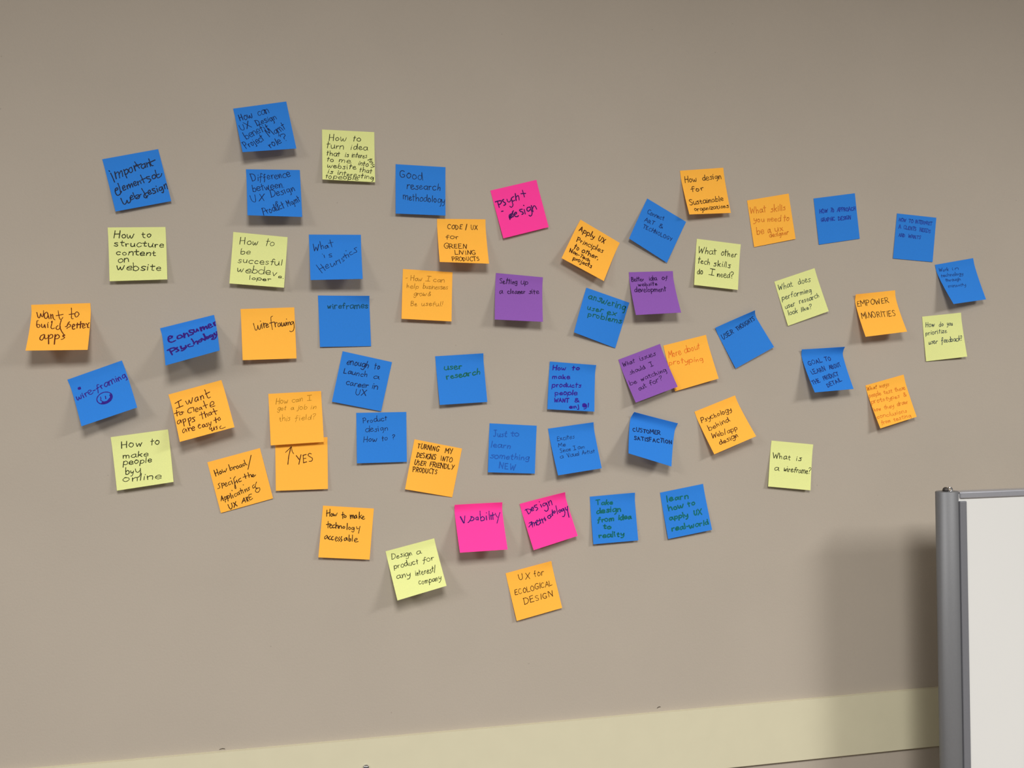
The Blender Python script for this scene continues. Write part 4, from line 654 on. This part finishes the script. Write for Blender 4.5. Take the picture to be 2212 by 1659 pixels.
["performing","y",[[0.7394,-0.0006,1.59287],[0.81304,-0.0006,1.61649],[0.83439,-0.0065,1.54391],[0.76195,-0.0025,1.51947]],[0,0],[56,72,64],0.013,0.15,[["What",0.0272,0.2073,0.3897,0.2249,0.1258],["does",0.519,0.2312,0.8149,0.2455,0.1258],["performing",0.0445,0.4311,0.7632,0.4737,0.1184],["user",0.0597,0.6321,0.3031,0.6344,0.111],["research",0.4082,0.6354,0.9023,0.6402,0.111],["look",0.0794,0.791,0.3024,0.8012,0.0976],["like?",0.3868,0.8051,0.6519,0.8173,0.0976]],[],"tilted pale yellow note reading What does performing user research look like?"],
["thoughts","b",[[0.63204,-0.0036,1.51603],[0.69961,-0.0096,1.54437],[0.7341,-0.0065,1.48433],[0.66649,-0.004,1.44949]],[3,9],[16,36,84],0.0153,0.05,[["USER",0.0507,0.3141,0.3569,0.285,0.1062],["THOUGHTS",0.4526,0.2759,0.941,0.2295,0.1062]],[],"tilted blue note reading USER THOUGHTS, its top right corner curled forward"],
["goal","b",[[0.78515,-0.0046,1.48014],[0.86091,-0.0106,1.48404],[0.86916,-0.021,1.41357],[0.79411,-0.028,1.40863]],[4,10],[20,42,112],0.0151,0.05,[["GOAL",0.103,0.3804,0.4594,0.3248,0.0958],["TO",0.5348,0.3131,0.6862,0.2895,0.0958],["LEARN",0.1122,0.5898,0.4786,0.5255,0.1004],["ABOUT",0.5814,0.5075,0.8871,0.4539,0.1004],["THE",0.0301,0.8228,0.2424,0.7746,0.0927],["PRODUCT",0.3435,0.7517,0.7505,0.6595,0.0927],["DETAIL",0.3653,0.9176,0.7809,0.7914,0.0849]],[],"blue note reading GOAL TO LEARN ABOUT THE PRODUCT DETAIL, top edge curled"],
["empower","o",[[0.88649,-0.0046,1.57269],[0.96343,-0.0006,1.58092],[0.96729,-0.026,1.50871],[0.89095,-0.024,1.50011]],[4,0],[72,42,12],0.0138,0.05,[["EMPOWER",0.0256,0.2911,0.8133,0.2751,0.1307],["MINORITIES",0.0504,0.5725,0.8696,0.602,0.1394]],[],"orange sticky note reading EMPOWER MINORITIES"],
["nowin","b",[[1.04147,-0.0006,1.62569],[1.11709,-0.0006,1.6386],[1.13045,-0.014,1.56549],[1.05682,-0.0265,1.55567]],[0,0],[24,70,142],0.0138,0.15,[["Work",0.0679,0.1842,0.3081,0.1955,0.0814],["in",0.4011,0.1999,0.5712,0.208,0.0814],["technology",0.055,0.321,0.6321,0.3476,0.0814],["through",0.1149,0.4498,0.5156,0.468,0.0752],["minority",0.1163,0.5956,0.5889,0.6218,0.0752]],[],"rightmost blue note, lifted off the wall, with four short smudged lines"],
["prioritize","y",[[1.01487,-0.0006,1.53609],[1.09103,-0.0006,1.54336],[1.0961,-0.008,1.46677],[1.02018,-0.002,1.45921]],[0,0],[50,64,74],0.0134,0.12,[["How",0.0618,0.2447,0.2868,0.252,0.1064],["do",0.4032,0.2557,0.5209,0.2595,0.1064],["you",0.6034,0.2622,0.7564,0.2671,0.1064],["prioritize",0.0438,0.4232,0.5841,0.4075,0.0988],["user",0.097,0.6306,0.3181,0.6307,0.114],["feedback?",0.4232,0.6308,0.9502,0.6312,0.114]],[],"pale yellow sticky note reading How do you prioritize user feedback?"],
["whatways","o",[[0.90441,-0.0006,1.41911],[0.97722,-0.0006,1.43684],[0.9933,-0.0115,1.36472],[0.92065,-0.0165,1.3467]],[0,0],[226,126,40],0.0133,0.1,[["What",0.012,0.1283,0.2561,0.1424,0.0983],["ways",0.3284,0.1461,0.5817,0.1592,0.0983],["people",0.012,0.282,0.3197,0.3015,0.0938],["test",0.3864,0.3053,0.6103,0.3182,0.0938],["these",0.6817,0.3223,0.9419,0.3373,0.0938],["prototypes",0.012,0.4299,0.7454,0.4806,0.0908],["&",0.8457,0.4874,0.9264,0.4929,0.0908],["how",0.012,0.6183,0.1927,0.6278,0.0908],["they",0.2621,0.6312,0.5269,0.6441,0.0908],["draw",0.6114,0.6482,0.8858,0.6616,0.0908],["conclusions",0.012,0.7806,0.8006,0.8383,0.0877],["from",0.0691,0.9252,0.3156,0.9375,0.0877],["testing",0.3891,0.9412,0.8599,0.9648,0.0877]],[],"orange note at far right covered in six lines of faint orange writing"],
["makeproducts","b",[[0.35413,-0.0016,1.46286],[0.42882,-0.0046,1.45649],[0.42303,-0.01,1.38331],[0.34762,-0.007,1.38819]],[1,4],[50,22,150],0.0197,0.05,[["How",0.0696,0.1813,0.3562,0.156,0.0949],["to",0.4841,0.1446,0.6626,0.1288,0.0949],["make",0.0708,0.3562,0.4528,0.3377,0.1007],["products",0.0721,0.5302,0.7039,0.4978,0.1007],["people",0.1435,0.6915,0.6218,0.6633,0.0935],["WANT",0.1355,0.8414,0.4515,0.829,0.0834],["&",0.5646,0.8245,0.6696,0.8204,0.0834],["enj y!",0.4585,0.9583,0.8778,0.9132,0.0892]],[["d",[0.7813,0.8782],0.0479]],"blue note reading How to make products people want & enjoy in purple marker"],
["excites","b",[[0.34991,-0.0006,1.35759],[0.42321,-0.0046,1.36632],[0.43342,-0.0115,1.29403],[0.3603,-0.019,1.28573]],[0,4],[14,40,100],0.0098,0.1,[["Excites",0.1457,0.2874,0.5364,0.2868,0.1005],["Me",0.1413,0.4227,0.3076,0.4228,0.079],["Since",0.1563,0.5461,0.3971,0.5363,0.0862],["I",0.4609,0.5337,0.5256,0.531,0.0862],["am",0.5632,0.5295,0.7176,0.5232,0.0862],["a",0.131,0.6645,0.2029,0.6633,0.0862],["Visual",0.2995,0.6617,0.5661,0.6572,0.0862],["Artist",0.6231,0.6563,0.9163,0.6514,0.0862]],[],"blue sticky note reading Excites Me Since I am a Visual Artist"],
["customer","b",[[0.48851,-0.0116,1.38139],[0.56393,-0.0066,1.36181],[0.54318,-0.028,1.2948],[0.4698,-0.035,1.31803]],[11,6],[14,38,88],0.0187,0.0,[["CUSTOMER",0.0779,0.4508,0.6977,0.3642,0.0877],["SATISFACTION",0.1137,0.6409,0.9771,0.4936,0.0877]],[],"blue sticky note reading CUSTOMER SATISFACTION, top edge curled forward"],
["whatissues","v",[[0.46687,-0.0006,1.46505],[0.53752,-0.0006,1.49015],[0.5607,-0.0155,1.42085],[0.48868,-0.0185,1.39643]],[0,0],[44,10,70],0.0129,0.05,[["What",0.0529,0.1903,0.3262,0.1928,0.1025],["issues",0.4485,0.194,0.8263,0.1975,0.1025],["should",0.13,0.3952,0.4986,0.3942,0.0951],["I",0.6173,0.3939,0.6895,0.3937,0.0951],["be",0.0394,0.6127,0.2017,0.6129,0.0951],["watching",0.3002,0.613,0.9031,0.6137,0.0951],["out",0.1817,0.7887,0.3581,0.7751,0.0995],["for?",0.4417,0.7687,0.7577,0.7445,0.0995]],[],"purple note reading What issues should I be watching out for?, overlapping an orange note"],
["moreabout","o",[[0.543,-0.0006,1.48735],[0.61693,-0.0006,1.50473],[0.63339,-0.0105,1.43325],[0.56056,-0.0045,1.41341]],[0,0],[236,112,32],0.0129,0.1,[["More",0.053,0.2843,0.3439,0.2753,0.1389],["about",0.4297,0.2727,0.7921,0.2614,0.1389],["protyping",0.012,0.428,0.7869,0.5341,0.1097]],[],"orange note reading More about protyping, partly under a purple note"],
["psychology","o",[[0.59502,-0.0006,1.37993],[0.66627,-0.0006,1.4055],[0.69155,-0.0225,1.33903],[0.62007,-0.019,1.31143]],[0,0],[66,22,6],0.0143,0.05,[["Psychology",0.0537,0.2871,0.7921,0.2973,0.1095],["behind",0.13,0.507,0.6419,0.4842,0.1095],["Web/app",0.1157,0.6864,0.7141,0.7216,0.1095],["design",0.2045,0.8711,0.6499,0.8638,0.1022]],[],"tilted orange sticky note reading Psychology behind Web/app design"],
["whatis","y",[[0.73013,-0.0006,1.32994],[0.80561,-0.0006,1.32162],[0.7951,-0.008,1.24635],[0.71975,-0.0065,1.25512]],[0,0],[38,42,14],0.0144,0.05,[["What",0.066,0.3782,0.4842,0.3835,0.1254],["is",0.6232,0.3853,0.7493,0.3868,0.1254],["a",0.1223,0.637,0.2242,0.6382,0.1254],["wireframe?",0.3369,0.6394,0.9823,0.6466,0.1254]],[],"pale yellow sticky note reading What is a wireframe?"],
["takedesign","b",[[0.41652,-0.0006,1.24872],[0.49068,-0.0036,1.25272],[0.49397,-0.0065,1.17708],[0.4195,-0.0065,1.17435]],[0,3],[12,106,108],0.0264,0.05,[["Take",0.1275,0.1837,0.493,0.2062,0.1005],["design",0.1211,0.3724,0.665,0.3623,0.1139],["from",0.1326,0.5473,0.4986,0.5427,0.1072],["idea",0.5932,0.5415,0.886,0.5378,0.1072],["to",0.2387,0.6908,0.4129,0.7131,0.0871],["reality",0.1241,0.8718,0.6931,0.8872,0.1072]],[],"blue sticky note reading Take design from idea to reality in green marker"],
["learnhow","b",[[0.53402,-0.0006,1.25087],[0.60813,-0.0006,1.26256],[0.61938,-0.008,1.18858],[0.54483,-0.0055,1.17675]],[0,0],[12,106,108],0.0268,0.05,[["learn",0.1212,0.2189,0.6132,0.2406,0.1228],["how",0.1186,0.4171,0.4653,0.4122,0.116],["to",0.5707,0.4107,0.7451,0.4082,0.116],["apply",0.1065,0.6178,0.5315,0.6252,0.1091],["UX",0.6574,0.6274,0.8472,0.6308,0.1091],["real-world",0.1123,0.859,0.9532,0.8702,0.116]],[],"blue sticky note reading learn how to apply UX real-world in green marker"]
]
''')
for i, nd in enumerate(NOTES):
    make_note(i, *nd[1:])
